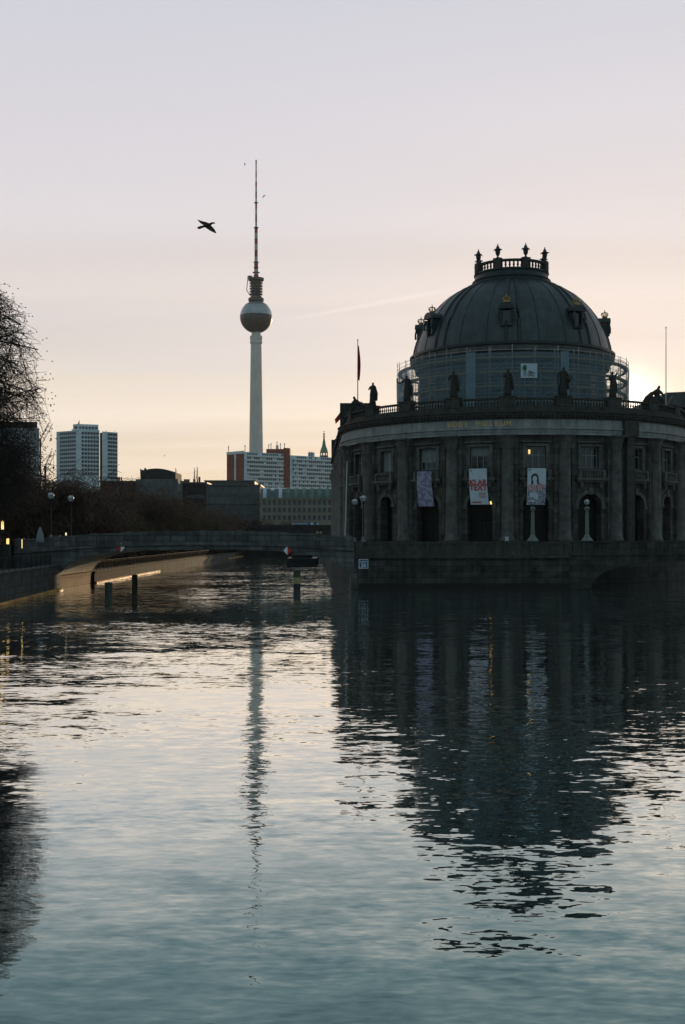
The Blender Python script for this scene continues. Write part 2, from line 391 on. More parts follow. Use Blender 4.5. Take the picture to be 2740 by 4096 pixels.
    bg1 = N.new('ShaderNodeBackground'); L.new(br, bg1.inputs['Strength'])
    L.new(mc.outputs['Result'], bg1.inputs['Color'])
    bg2 = N.new('ShaderNodeBackground'); L.new(gm.outputs['Result'], bg2.inputs['Color'])
    a1 = N.new('ShaderNodeMixShader'); a1.inputs[0].default_value = .9; a2 = N.new('ShaderNodeAddShader')
    L.new(bg0.outputs[0], a1.inputs[1]); L.new(bg1.outputs[0], a1.inputs[2]); L.new(a1.outputs[0], a2.inputs[0]); L.new(bg2.outputs[0], a2.inputs[1])
    L.new(a2.outputs[0], out.inputs['Surface'])
# linear values, sine of elevation
SKY = [(0., (.88, .66, .42)), (.05, (.85, .71, .55)), (.085, (.83, .72, .61)), (.112, (.88, .77, .66)), (.15, (.75, .69, .66)), (.172, (.76, .70, .69)), (.195, (.79, .715, .69)), (.235, (.74, .69, .70)), (.327, (.70, .675, .725)), (.416, (.63, .635, .705)), (.55, (.30, .36, .41)), (.8, (.15, .23, .28)), (1., (.13, .21, .26))]
BACKC = (.195, .285, .325)
make_world()
sun = bpy.data.lights.new('sun', 'SUN'); sun.energy = 2.6; sun.angle = R_(.5); sun.color = (1, .7, .4)
so = bpy.data.objects.new('sun', sun); COL.objects.link(so); so.rotation_euler = (-sd).to_track_quat('-Z', 'Y').to_euler(); so.location = (60, 250, 80)

cam = bpy.data.cameras.new('camera'); co = bpy.data.objects.new('camera', cam); COL.objects.link(co)
co.location = (0, 0, CH); co.rotation_euler = (R_(90), 0, 0)
cam.sensor_fit = 'VERTICAL'; cam.sensor_height = 36; cam.sensor_width = 36*685/1024; cam.lens = F/4096*36; cam.shift_y = (HY-2048)/4096
cam.clip_start = .5; cam.clip_end = 8000
sc.camera = co
sc.view_settings.view_transform = 'Standard'; sc.view_settings.look = 'None'; sc.view_settings.exposure = 0; sc.view_settings.gamma = 1

# ------------------------------------------------------------------ water and land
wb = MB(); wb.add([(-3000, -200, 0), (3000, -200, 0), (3000, 3500, 0), (-3000, 3500, 0)], [(0, 1, 2, 3)])
tag(wb.build('water', M['water']), kind='structure')
LB = [(-27, -60), (-27, 92), (-29, 119.9), (-33.6, 120.5), (-33.6, 136.9), (-70, 137), (-70, 335), (40, 345), (75, 330), (80, 150), (62, 119), (70, -60), (3000, -60), (3000, 3400), (-3000, 3400), (-3000, -60)]
g = MB(); g.prism(LB, -1.0, 2.2); tag(g.build('ground', M['land']), kind='structure')
# upper ground terrace on the left bank (street level) behind the promenade
g = MB(); g.prism([(-36, -60), (-36, 137), (-70, 137), (-70, 330), (-400, 330), (-400, -60)], 2.0, 4.0); tag(g.build('street_terrace', M['paving']), kind='structure')
g = MB(); g.prism([(-29.2, 136.9), (-28.6, 334), (-70, 334), (-70, 137)][::-1], -1.0, 1.1); tag(g.build('promenade', M['land']), kind='structure')
# island body
C0 = Vector((22.7, 158, 0)); RF = 22.3; FL = 3.8
isl = [(.9, 137.5), (-1.5, 160), (-3.5, 225), (-6, 300), (64, 300), (63, 220), (47.5, 160), (46.6, 155), (44.5, 149), (42, 144.2), (39, 140.6), (36, 138.2), (33, 135.9), (30, 134.4), (26, 131.2), (23.25, 131.2), (23.25, 137.5)]
M['island'] = mat('shade_toned_bastion_blocks', (.06, .06, .056), .85, .35, .7, .03, brick=(1.5, .6), streak=.3)  # island wall coloured dark so the arch opening before it reads as shaded
g = MB(); g.prism(isl[::-1], -1, FL); tag(g.build('island_pavement', M['island']), kind='structure')

# ------------------------------------------------------------------ bridges and quay walls
def span(name, x0, x1, xs0, xs1, crown, y0, y1, topf, label, n=3.2, gr='twin arch bridges to the island', bs='bridgestone'):
    """masonry bridge between x0..x1 with one arch xs0..xs1"""
    e = empty(name, (x0, y0, 0), label, 'bridge', gr)
    xm = (xs0+xs1)/2; hw = (xs1-xs0)/2
    def az(x):
        u = min(1, abs((x-xm)/hw)); return max(0, crown*(1-u**n)**(1/n))
    K = 48; xs = [xm - hw*math.cos(PI*i/K) for i in range(K+1)]
    # spandrel walls (front and back)
    for nm, ya, yb in (('spandrel_wall', y0, y0+.7), ('spandrel_wall', y1-.7, y1)):
        b = MB()
        if xs0 > x0+.01: b.box(x0, xs0, ya, yb, -1, topf(xs0)-.62)
        if x1 > xs1+.01: b.box(xs1, x1, ya, yb, -1, topf(xs1)-.62)
        for i in range(K):
            a, c = xs[i], xs[i+1]; za, zc = az(a), az(c); ta, tc_ = topf(a)-.62, topf(c)-.62
            b.hexa([(a, ya, za), (c, ya, zc), (c, yb, zc), (a, yb, za), (a, ya, ta), (c, ya, tc_), (c, yb, tc_), (a, yb, ta)])
        b.build(nm, M[bs], e)
    # vault
    b = MB()
    for i in range(K):
        a, c = xs[i], xs[i+1]; za, zc = az(a), az(c)
        b.add([(a, y0+.7, za), (c, y0+.7, zc), (c, y1-.7, zc), (a, y1-.7, za)], [(3, 2, 1, 0)])
    v = b.build('vault', M['soffit'], e)
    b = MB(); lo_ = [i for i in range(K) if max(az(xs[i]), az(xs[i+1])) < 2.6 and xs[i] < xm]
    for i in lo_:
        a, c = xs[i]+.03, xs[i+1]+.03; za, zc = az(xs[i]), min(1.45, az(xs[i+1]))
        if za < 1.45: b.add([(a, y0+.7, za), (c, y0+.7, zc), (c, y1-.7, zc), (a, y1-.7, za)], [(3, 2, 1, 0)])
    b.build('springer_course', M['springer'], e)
    # arch ring, slightly proud
    def off(x, k):   # point k outside along normal
        d = .02; x_ = min(max(x, xs0+d*2), xs1-d*2)
        t = Vector((2*d, 0, az(x_+d)-az(x_-d))).normalized(); nrm = Vector((-t.z, 0, t.x)); return (x+nrm.x*k, az(x)+nrm.z*k)
    for ya, yb in ((y0-.07, y0-.002), (y1+.002, y1+.07)):
        b = MB()
        for i in range(K):
            a, c = xs[i], xs[i+1]; A = off(a, .0); B = off(c, .0); A2 = off(a, .75); B2 = off(c, .75)
            b.hexa([(A[0], ya, A[1]), (B[0], ya, B[1]), (B[0], yb, B[1]), (A[0], yb, A[1]), (A2[0], ya, A2[1]), (B2[0], ya, B2[1]), (B2[0], yb, B2[1]), (A2[0], yb, A2[1])])
        b.build('arch_ring', M[bs], e)
    # deck
    b = MB(); KX = 24
    X = [x0+(x1-x0)*i/KX for i in range(KX+1)]
    for i in range(KX):
        a, c = X[i], X[i+1]; ta, tc_ = topf(a)-.6, topf(c)-.6
        b.hexa([(a, y0+.7, ta-.35), (c, y0+.7, tc_-.35), (c, y1-.7, tc_-.35), (a, y1-.7, ta-.35), (a, y0+.7, ta), (c, y0+.7, tc_), (c, y1-.7, tc_), (a, y1-.7, ta)])
    b.build('roadway', M['paving'], e)
    # string course + parapet with panels and piers
    for ya, yb, out in ((y0, y0+.45, -1), (y1-.45, y1, 1)):
        b = MB(); p = MB()
        for i in range(KX):
            a, c = X[i], X[i+1]; ta, tc_ = topf(a), topf(c)
            fa = ya-.22 if out < 0 else ya; fb = yb+.22 if out > 0 else yb
            b.hexa([(a, fa, ta-.62), (c, fa, tc_-.62), (c, fb+.0, tc_-.62), (a, fb, ta-.62), (a, fa, ta-.36), (c, fa, tc_-.36), (c, fb, tc_-.36), (a, fb, ta-.36)])
            z0a, z0c = ta-.355, tc_-.355
            p.hexa([(a, ya+.1, z0a), (c, ya+.1, z0c), (c, yb-.06, z0c), (a, yb-.06, z0a), (a, ya+.1, ta+.62), (c, ya+.1, tc_+.62), (c, yb-.06, tc_+.62), (a, yb-.06, ta+.62)])
            p.hexa([(a, ya, ta+.625), (c, ya, tc_+.625), (c, yb+.02, tc_+.625), (a, yb+.02, ta+.625), (a, ya, ta+.8), (c, ya, tc_+.8), (c, yb+.02, tc_+.8), (a, yb+.02, ta+.8)])
        b.build('string_course', M[bs], e)
        for xx in [x0+.6+k*(x1-x0-1.2)/max(1, round((x1-x0)/3.9)) for k in range(round((x1-x0)/3.9)+1)]:
            p.box(xx-.32, xx+.32, ya-.05, yb+.05, topf(xx)-.35, topf(xx)+.9)
        # recessed panel rhythm
        x = x0+1.3
        while x < x1-1:
            if out < 0: p.box(x, x+.16, ya+.04, ya+.099, topf(x)-.3, topf(x)+.6)
            x += .42
        p.build('parapet', M[bs], e)
    return e

def top_left(x):   # gentle hump
    u = (x+14.3)/15.5
    return 4.55 + .62*max(-.35, 1-u*u) + .0
brL = span('arch_bridge', -33.5, 1.2, -29.2, .85, 4.05, 120, 136.6, top_left, 'low stone arch bridge on the left between the tree lined bank and the museum island')
# depth sounding mark boards on the bridge
brR = span('arch_bridge', 23.22, 62, 25.4, 42.5, 2.95, 120, 131, lambda x: 4.1, 'dark stone arch bridge at the right frame edge in front of the domed museum', n=2.2, bs='quay')

# embankment round the tip between the bridges
e = empty('embankment_wall', (12, 120, 0), 'dark stone embankment wall under the museum between the two bridge arches', 'wall')
b = MB(); b.box(1.2, 23.2, 120, 121, -1, 3.2)
for k in range(6): b.box(2.2+k*3.7, 4.6+k*3.7, 119.93, 119.999, 1.4, 2.6)
b.build('wall', M['quay'], e)
b = MB(); b.box(1.2, 23.2, 119.95, 119.997, -1, .55); b.build('wet_course', M['door'], e)
for k in range(4):
    b = MB(); c_ = (4+k*5.2, 119.88, 1.9); b.tube([(c_[0]+.22*math.cos(t*PI/6), c_[1], c_[2]+.22*math.sin(t*PI/6)) for t in range(13)], .035, 5); b.build('mooring_ring', M['iron'], e)
b = MB(); b.box(1.2, 23.2, 119.7, 121.2, 3.203, 3.5); b.build('ledge', M['sootstone'], e)
b = MB(); b.box(1.2, 23.2, 120, 120.5, 3.503, 4.66); b.box(1.2, 23.2, 119.9, 120.6, 4.663, 4.88)
for k in range(7): b.box(1.4+k*3.55, 2.1+k*3.55, 119.88, 119.997, 3.503, 4.66)
b.build('parapet', M['sootstone'], e)
b = MB(); b.box(1.2, 23.2, 121, 137.45, 3.3, FL); b.build('promenade_paving', M['paving'], e)
b = MB(); b.box(1.2, 23.2, 121.2, 136.8, -1, 3.29); b.build('core', M['quay'], e)

# left quay wall in front of the bridge, with railing
def railing(pts, h=1.15, step=.16, name='quay_railing', label='', gr=None, posts=2.4):
    e = empty(name, pts[0], label, 'railing', gr)
    r = MB(); v = MB(); pl_ = []
    for i in range(len(pts)-1):
        a, b_ = Vector(pts[i]), Vector(pts[i+1]); L_ = (b_-a).length; d = (b_-a)/L_
        for z, rr in ((h, .035), (h*.86, .018), (.14, .018)): r.tube([a+Vector((0, 0, z)), b_+Vector((0, 0, z))], rr, 5)
        k = 0
        while k*step < L_:
            p = a+d*(k*step); v.tube([p+Vector((0, 0, .14)), p+Vector((0, 0, h*.86))],   .009, 3, cap=False); k += 1
        k = 0
        while k*posts < L_:
            p = a+d*(k*posts); pl_.append(p); k += 1
    r.build('rail', M['iron'], e); v.build('bars', M['iron'], e); 
    ps = MB(); ps.tube([(0, 0, 0), (0, 0, h+.06)], .045, 5); o = None
    for p in pl_:
        if o is None: o = ps.build('post', M['iron'], None, org=(0, 0, 0))
        else: o = o.copy(); COL.objects.link(o)
        o.parent = e; o.location = p-Vector(pts[0])
    return e

def quay(pts, ztop, thick, name, label, ledge=True, mt='quay', lm='ledge'):
    e = empty(name, (pts[0][0], pts[0][1], 0), label, 'wall', 'left bank quay walls')
    w = MB(); c = MB(); l = MB()
    for i in range(len(pts)-1):
        (xa, ya), (xb, yb) = pts[i], pts[i+1]
        w.hexa([(xa, ya, -1), (xb, yb, -1), (xb-thick, yb, -1), (xa-thick, ya, -1), (xa, ya, ztop-.25), (xb, yb, ztop-.25), (xb-thick, yb, ztop-.25), (xa-thick, ya, ztop-.25)])
        c.hexa([(xa+.08, ya, ztop-.247), (xb+.08, yb, ztop-.247), (xb-thick-.05, yb, ztop-.247), (xa-thick-.05, ya, ztop-.247), (xa+.08, ya, ztop), (xb+.08, yb, ztop), (xb-thick-.05, yb, ztop), (xa-thick-.05, ya, ztop)])
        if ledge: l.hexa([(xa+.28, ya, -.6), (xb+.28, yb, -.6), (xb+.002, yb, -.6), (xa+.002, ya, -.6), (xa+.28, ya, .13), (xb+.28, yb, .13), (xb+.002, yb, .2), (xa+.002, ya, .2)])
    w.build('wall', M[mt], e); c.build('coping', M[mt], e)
    if ledge: l.build('sungold_waler', M[lm], e)  # waterline strip, its sun gleam painted in by the material colour
    return e
quay([(-26.7, -40), (-26.7, 92), (-28.7, 119.6)], 2.55, .8, 'quay_wall', 'dark quay wall left of the bridge with a wet gleam-coloured ledge at the water')
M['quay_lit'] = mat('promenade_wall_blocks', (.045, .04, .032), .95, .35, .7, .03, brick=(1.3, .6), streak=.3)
quay([(-29.25, 120.8), (-29.25, 136.4)], .22, .15, 'waler_beam', 'gleam-coloured waler beam at the foot of the bridge vault on the left', ledge=False, lm='ledge')
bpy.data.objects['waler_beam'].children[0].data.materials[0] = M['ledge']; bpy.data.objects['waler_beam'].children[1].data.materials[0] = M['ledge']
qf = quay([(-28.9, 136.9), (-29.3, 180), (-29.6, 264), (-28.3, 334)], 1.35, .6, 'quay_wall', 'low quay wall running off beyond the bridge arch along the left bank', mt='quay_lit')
railing([(-27.1, 60, 2.55), (-27.1, 92, 2.55), (-29, 117.5, 2.55)], label='dark iron railing on the quay wall left of the bridge', gr='iron railings on the left bank')
railing([(-29.3, 137.5, 1.35), (-29.7, 180, 1.35), (-30, 264, 1.35)], label='iron railing on the low quay wall seen through the bridge arch', gr='iron railings on the left bank', h=1.15, step=.3)
railing([(-34.3, 88, 4.0), (-34.3, 119, 4.0)], label='iron railing along the upper street terrace behind the left quay', gr='iron railings on the left bank')
# retaining wall of the terrace
e = empty('retaining_wall', (-36, 60, 2.2), 'dark retaining wall carrying the street terrace on the left bank', 'wall')
b = MB(); b.box(-36.3, -35.9, -40, 120, 2.0, 4.06); b.box(-33.9, -33.5, 117.5, 137, 1.2, 4.6); b.box(-36.3, -33.5, 118.9, 119.6, 2.0, 4.6); b.build('wall', M['quay'], e)

# lamps on the bridges
def lamp(style, loc, label):
    hx = .35 if style else 1.1
    e = empty('street_lamp', loc, label, 'street lamp', 'globe street lamps on the bridges')
    x, y, z = loc
    b = MB(); b.lathe(loc, [(0, 0), (.62, 0), (.62, .12), (.48, .18), (.44, .35), (.3, .42), (.26, .6), (.2, .66)] if style else [(0, 0), (.3, 0), (.3, .12), (.2, .3), (.13, .5), (.08, .7)], 10); b.build('base', M['lamppost'], e, True)
    if style: pr = [(.21, .66), (.19, 1.5), (.165, 2.6), (.15, 2.75), (.22, 2.82), (.24, 2.95), (.3, 3.05), (.2, 3.15), (.12, 3.2), (.0, 3.3)]; pr = pr[:2]+[(a_, b_+hx) for a_, b_ in pr[2:]]; top = 3.25+hx
    else: pr = [(.075, .7), (.06, 2.5), (.05, 3.05), (.1, 3.1), (.1, 3.18), (0, 3.2)]; pr = pr[:1]+[(a_, b_+hx) for a_, b_ in pr[1:]]; top = 3.2+hx
    b = MB(); b.lathe(loc, pr, 10); b.build('post', M['lamppost'] if style else M['iron'], e, True)
    r = .3 if style else .36
    b = MB(); b.ball((x, y, z+top+r+.1), r, 14, 10); g_ = b.build('globe', M['globe'], e, True)
    b = MB()
    for k in range(4):
        a = PI/4+k*PI/2
        b.tube([(x+(r+.015)*math.cos(t)*math.cos(a), y+(r+.015)*math.cos(t)*math.sin(a), z+top+r+.1+(r+.015)*math.sin(t)) for t in [(-.5+j/8)*PI for j in range(9)]], .022, 4)
    b.tube([(x+(r+.02)*math.cos(k*PI/8), y+(r+.02)*math.sin(k*PI/8), z+top+r+.1) for k in range(17)], .022, 4)
    b.tube([(x, y, z+top-.08), (x, y, z+top+.14)], .12, 6); b.lathe((x, y, z+top+2*r+.1), [(.12, -.02), (.1, .06), (.03, .12), (.05, .2), (0, .3)], 8)
    b.build('cage', M['iron'], e)
    return e
p = at(2131, 0, 120.3); lamp(1, (p.x, 120.3, 4.9), 'stone pillar street lamp on the embankment parapet, standing just below the portrait banner')
p = at(2348, 0, 120.3); lamp(1, (p.x, 120.3, 4.92), 'stone pillar street lamp on the parapet in front of an empty arched doorway, rightmost lamp')
p = at(203, 0, 123); lamp(0, (p.x, 123, top_left(-29)+.3), 'thin iron globe lamp at the left end of the bridge, leftmost lamp')
p = at(283, 0, 128); lamp(0, (p.x, 128, top_left(-28)+.1), 'iron globe lamp on the bridge, second from the left')
p = at(1420, 0, 134); lamp(0, (p.x, 134, 4.6), 'iron globe lamp with the lower lantern beside the museum corner at the right bridge end')
p = at(1454, 0, 127); lamp(0, (p.x, 127, 4.75), 'iron globe lamp with the higher lantern beside the museum corner at the right bridge end')

# signs
def diamond(px, py, flip, label):
    c = at(px, py, 119.85); e = empty('navigation_sign', c, label, 'sign', 'red and white diamond signs on the bridge')
    s = .47
    for sgn, mm in ((-1, 'signwhite' if flip else 'signred'), (1, 'signred' if flip else 'signwhite')):
        b = MB(); b.xprism([(c.x, c.z-s), (c.x+sgn*s*.9, c.z), (c.x, c.z+s)] if sgn > 0 else [(c.x, c.z-s), (c.x, c.z+s), (c.x-s*.9, c.z)], c.y-.03, c.y)
        b.build('panel', M[mm], e)
    b = MB(); b.box(c.x-.05, c.x+.05, c.y+.003, c.y+.15, c.z-.3, c.z+.3); b.build('bracket', M['iron'], e)
diamond(483, 2191, False, 'diamond navigation sign with red left half and white right half on the bridge')
diamond(1150, 2202, True, 'diamond navigation sign with white left half and red right half on the bridge')

def text_mesh(txt, size, name, mt, parent, loc, rot=(R_(90), 0, 0), ext=.02, sx=1, bold=0):
    cu = bpy.data.curves.new(name, 'FONT'); cu.body = txt; cu.size = size; cu.align_x = 'CENTER'; cu.align_y = 'CENTER'; cu.extrude = ext; cu.offset = bold
    t = bpy.data.objects.new('tmp', cu); COL.objects.link(t); bpy.context.view_layer.update()
    me = bpy.data.meshes.new_from_object(t.evaluated_get(bpy.context.evaluated_depsgraph_get())); bpy.data.objects.remove(t)
    me.materials.clear(); me.materials.append(mt); me.name = name
    o = bpy.data.objects.new(name, me); COL.objects.link(o); o.parent = parent
    o.location = Vector(loc) - ORG.get(parent.name, Vector((0, 0, 0))); o.rotation_euler = rot; o.scale = (sx, 1, 1)
    return o

c = at(1454, 2255, 119.8); e = empty('radio_sign', c, 'square blue sign with a white border reading UKW 20 on the embankment wall', 'sign')
b = MB(); b.box(c.x-.48, c.x+.48, c.y, c.y+.05, c.z-.48, c.z+.48); b.build('panel', M['signblue'], e)
b = MB()
for x0, x1, z0, z1 in ((-.48, .48, .42, .48), (-.48, .48, -.48, -.42), (-.48, -.42, -.42, .42), (.42, .48, -.42, .42)): b.box(c.x+x0, c.x+x1, c.y-.02, c.y-.003, c.z+z0, c.z+z1)
b.build('border', M['signwhite'], e)
text_mesh('UKW', .27, 'lettering', M['signwhite'], e, (c.x, c.y-.01, c.z+.2), ext=.005, bold=.004)
text_mesh('20', .52, 'number', M['signwhite'], e, (c.x, c.y-.01, c.z-.18), ext=.005, bold=.008)
c = at(2027, 2156, 120.4); e = empty('notice_board', c, 'small pale notice standing on the parapet below the right banner', 'sign')
b = MB(); b.box(c.x-.17, c.x+.17, 120.35, 120.39, 4.95, 5.38); b.build('panel', M['globe'], e)
b = MB(); b.box(c.x-.03, c.x+.03, 120.395, 120.44, 4.88, 5.35); b.build('post', M['iron'], e)

# mooring piles in the water
def pile(px, D, top, r, bands, label):
    x = (px-CXP)/F*D; e = empty('mooring_pile', (x, D, 0), label, 'mooring post', 'steel mooring piles in the river')
    for z0, z1, mm in bands:
        b = MB(); b.lathe((x, D, 0), [(0, z0), (r, z0), (r, z1), (0, z1)], 14); b.build('band', M[mm], e)
    b = MB(); b.lathe((x, D, 0), [(0, top), (r*1.12, top), (r*1.12, top+.07), (0, top+.12)], 14); b.build('cap', M['pile'], e)
pile(1188, 110.5, 2.15, .34, [(-1, .35, 'pile'), (.352, .95, 'darkwall'), (.952, 1.55, 'yellow'), (1.552, 2.15, 'greenpile')], 'thick mooring pile with a faded yellow band before the right part of the arch')
pile(539, 127, 1.2, .3, [(-1, .7, 'pile'), (.702, 1.2, 'darkwall')], 'black mooring pile under the bridge arch in front of the quay railing')
pile(434, 109, 1.05, .34, [(-1, .5, 'pile'), (.502, 1.05, 'greenpile')], 'mossy green topped mooring pile near the left foot of the arch')

# moored barge beyond the bridge
e = empty('moored_barge', (-5, 232, 0), 'dark moored barge in the channel behind the bridge, near the right diamond sign', 'boat')
b = MB(); hull = [(-10.5, .2), (-11.5, 1.25), (-3.2, 1.25), (-2.6, .8), (-3.2, .2)]
b.prism([(-10.6, 225), (-10.9, 240), (-9.5, 246), (-6.4, 246), (-4.9, 240), (-5, 225)], -.4, 1.3); b.build('hull', M['hull'], e)
b = MB(); b.prism([(-9.9, 228), (-9.9, 236), (-6, 236), (-6, 228)], 1.302, 2.5); b.build('cabin', M['darkwall'], e)
b = MB(); b.prism([(-9.8, 227.96), (-6.1, 227.96), (-6.1, 227.99), (-9.8, 227.99)], 1.9, 2.3); b.build('window', M['glass'], e)

# ------------------------------------------------------------------ museum
mus = empty('domed_museum', (C0.x, C0.y, FL), 'large dark round fronted museum with a ribbed dome rising over the river island', 'building')
cc = (C0.x, C0.y)
def P(r, a, z): return Vector((C0.x+r*math.sin(a), C0.y-r*math.cos(a), z))
BA = [R_(-.9+16.7*k) for k in range(-5, 6)]          # bay axes
CA = [R_(-9.25+16.7*k) for k in range(-4, 6)]        # column axes between
A0, A1 = R_(-88), R_(88)
ZT = 17.15
def opening_list():
    o = []
    for k, a in enumerate(BA):
        big = abs(k-5) <= 2
        o.append((a, 1.12 if big else 1.0, 13.35, 15.85, False))
        o.append((a, 1.5 if big else 1.05, FL, 10.4 if big else 10.35, True))
    return o
OPS = opening_list()
def curved_wall():
    cuts = set([A0, A1]); n = 176
    for i in range(n+1): cuts.add(A0+(A1-A0)*i/n)
    for a, hw, z0, z1, ar in OPS:
        h = hw/RF
        for i in range(9 if ar else 2):
            cuts.add(a - h*math.cos(PI*i/(8 if ar else 1)))
    cuts = sorted(cuts); cl = [cuts[0]]
    for c_ in cuts[1:]:
        if c_-cl[-1] > 1e-5: cl.append(c_)
    b = MB(); dep = 1.1
    def zt(op, a):
        ac, hw, z0, z1, ar = op
        if not ar: return z1
        u = min(1, abs(a-ac)*RF/hw); return (z1-hw)+hw*math.sqrt(max(0, 1-u*u))
    for i in range(len(cl)-1):
        a, c_ = cl[i], cl[i+1]; m = (a+c_)/2
        act = sorted([op for op in OPS if abs(m-op[0])*RF < op[1]], key=lambda q: q[2])
        za = zc = FL
        for op in act:
            if op[2] > FL+.01:
                b.add([P(RF, a, za), P(RF, c_, zc), P(RF, c_, op[2]), P(RF, a, op[2])], [(0, 1, 2, 3)])
                b.add([P(RF, a, op[2]), P(RF, c_, op[2]), P(RF-dep, c_, op[2]), P(RF-dep, a, op[2])], [(0, 1, 2, 3)])
            ta, tc_ = zt(op, a), zt(op, c_)
            b.add([P(RF, a, ta), P(RF, c_, tc_), P(RF-dep, c_, tc_), P(RF-dep, a, ta)], [(3, 2, 1, 0)])
            za, zc = ta, tc_
        b.add([P(RF, a, za), P(RF, c_, zc), P(RF, c_, ZT), P(RF, a, ZT)], [(0, 1, 2, 3)])
    for ac, hw, z0, z1, ar in OPS:   # jambs
        zz = z1-hw if ar else z1
        for s in (-1, 1):
            a = ac+s*hw/RF
            b.add([P(RF, a, z0), P(RF-dep, a, z0), P(RF-dep, a, zz), P(RF, a, zz)], [(0, 1, 2, 3) if s < 0 else (3, 2, 1, 0)])
    return b
o = curved_wall().build('wall', M['facade'], mus)
# inner backing so that no light passes
b = MB(); b.arc(cc, RF-3.2, RF-2.6, FL, 20.3, A0, A1, 60); b.build('inner_wall', M['door'], mus)
b = MB(); b.arc(cc, .5, RF-.9, 11.9, 12.3, A0, A1, 40); b.build('floor_slab', M['door'], mus)

# arched entrances: archivolt + door leaf; windows: surround, frame, pane, balcony
for k, a in enumerate(BA):
    big = abs(k-5) <= 2; hw = 1.5 if big else 1.05; z1 = 10.4 if big else 10.35
    d = MB(); d.arc(cc, RF-1.5, RF-1.3, FL, z1+.2, a-(hw+.3)/RF, a+(hw+.3)/RF, 6); dd = d.build('door', M['door'], mus)
    d = MB(); d.arc(cc, RF-1.3, RF-1.24, 7.3, 7.42, a-hw/RF, a+hw/RF, 6); d.arc(cc, RF-1.3, RF-1.24, FL+.1, 7.3, a-.03/RF, a+.03/RF, 1); d.build('muntin', M['iron'], dd)
    d = MB(); n = 16
    for i in range(n):
        t0, t1 = PI*i/n, PI*(i+1)/n
        def q(t, rr, r): return P(r, a - rr*math.cos(t)/RF, z1-hw+rr*math.sin(t))
        d.hexa([q(t0, hw+.01, RF+.14), q(t1, hw+.01, RF+.14), q(t1, hw+.01, RF+.002), q(t0, hw+.01, RF+.002), q(t0, hw+.42, RF+.14), q(t1, hw+.42, RF+.14), q(t1, hw+.42, RF+.002), q(t0, hw+.42, RF+.002)])
    for s in (-1, 1):
        d.arc(cc, RF+.002, RF+.2, z1-hw-.28, z1-hw-.02, a+s*(hw+.25)/RF-.3/RF, a+s*(hw+.25)/RF+.3/RF, 1)
    d.arc(cc, RF+.002, RF+.3, z1-.1, z1+.68, a-.22/RF, a+.22/RF, 1)
    d.build('arch_moulding', M['stone'], mus)
    # upper window
    ww = 1.12 if big else 1.0; zb, zt_ = 13.35, 15.85
    f = MB()
    R2 = RF-.55
    for s in (-1, 1):
        f.arc(cc, R2, R2+.14, zb, zt_, a+s*ww/RF-(.1/RF if s > 0 else 0), a+s*ww/RF+(.1/RF if s < 0 else 0), 1)
        f.arc(cc, R2, R2+.12, zb, zt_, a+s*.36/RF-.055/RF, a+s*.36/RF+.055/RF, 1)
    f.arc(cc, R2+.004, R2+.135, zb, zb+.1, a-ww/RF, a+ww/RF, 4); f.arc(cc, R2+.004, R2+.135, zt_-.1, zt_, a-ww/RF, a+ww/RF, 4)
    f.arc(cc, R2+.006, R2+.118, zb+1.45, zb+1.56, a-ww/RF, a+ww/RF, 4)
    win = f.build('window', M['winframe'], mus)
    g_ = MB(); g_.arc(cc, R2+.03, R2+.05, zb, zt_, a-ww/RF, a+ww/RF, 4); g_.build('pane', M['glass'], win)
    if k in (2, 3, 4, 7):
        bl = MB(); lo = zb+1.6 if k in (4,) else (zb+.9 if k == 3 else zb+.1); bl.arc(cc, R2+.055, R2+.075, lo, zt_-.1, a-ww/RF+.1/RF, a+(ww*.95 if k != 7 else 0)/RF, 4); bl.build('blind', M['blind'], win)
    if k == 5: pass
    s_ = MB()
    for s in (-1, 1): s_.arc(cc, RF+.002, RF+.12, zb-.05, zt_+.3, a+s*(ww+.22)/RF-.2/RF, a+s*(ww+.22)/RF+.2/RF, 1)
    s_.arc(cc, RF+.002, RF+.16, zt_+.02, zt_+.32, a-ww/RF, a+ww/RF, 4)
    s_.arc(cc, RF+.002, RF+.34, zt_+.45, zt_+.6, a-(ww+.55)/RF, a+(ww+.55)/RF, 6)
    s_.build('window_surround', M['stone'], mus)
    bl = MB(); bl.arc(cc, RF-.3, RF+.75, 11.95, 12.2, a-(ww+.75)/RF, a+(ww+.75)/RF, 6); bl.arc(cc, RF-.3, RF+.5, 11.7, 11.947, a-(ww+.6)/RF, a+(ww+.6)/RF, 6)
    bl.arc(cc, RF+.42, RF+.66, 13.0, 13.15, a-(ww+.5)/RF, a+(ww+.5)/RF, 6)
    for s in (-1, 1): bl.arc(cc, RF+.38, RF+.68, 12.203, 12.997, a+s*(ww+.35)/RF-.18/RF, a+s*(ww+.35)/RF+.18/RF, 1)
    for i in range(7):
        aa = a+(-.9+.3*i)*1.0/RF*ww; q0 = P(RF+.54, aa, 0)
        bl.lathe((q0.x, q0.y, 12.2), [(.07, 0), (.1, .2), (.11, .3), (.05, .5), (.06, .7), (.09, .8)], 6)
    for s in (-1, 1): bl.arc(cc, RF+.002, RF+.5, 11.1, 11.697, a+s*(ww+.1)/RF-.16/RF, a+s*(ww+.1)/RF+.16/RF, 1)
    bl.build('balcony', M['stone'], mus)

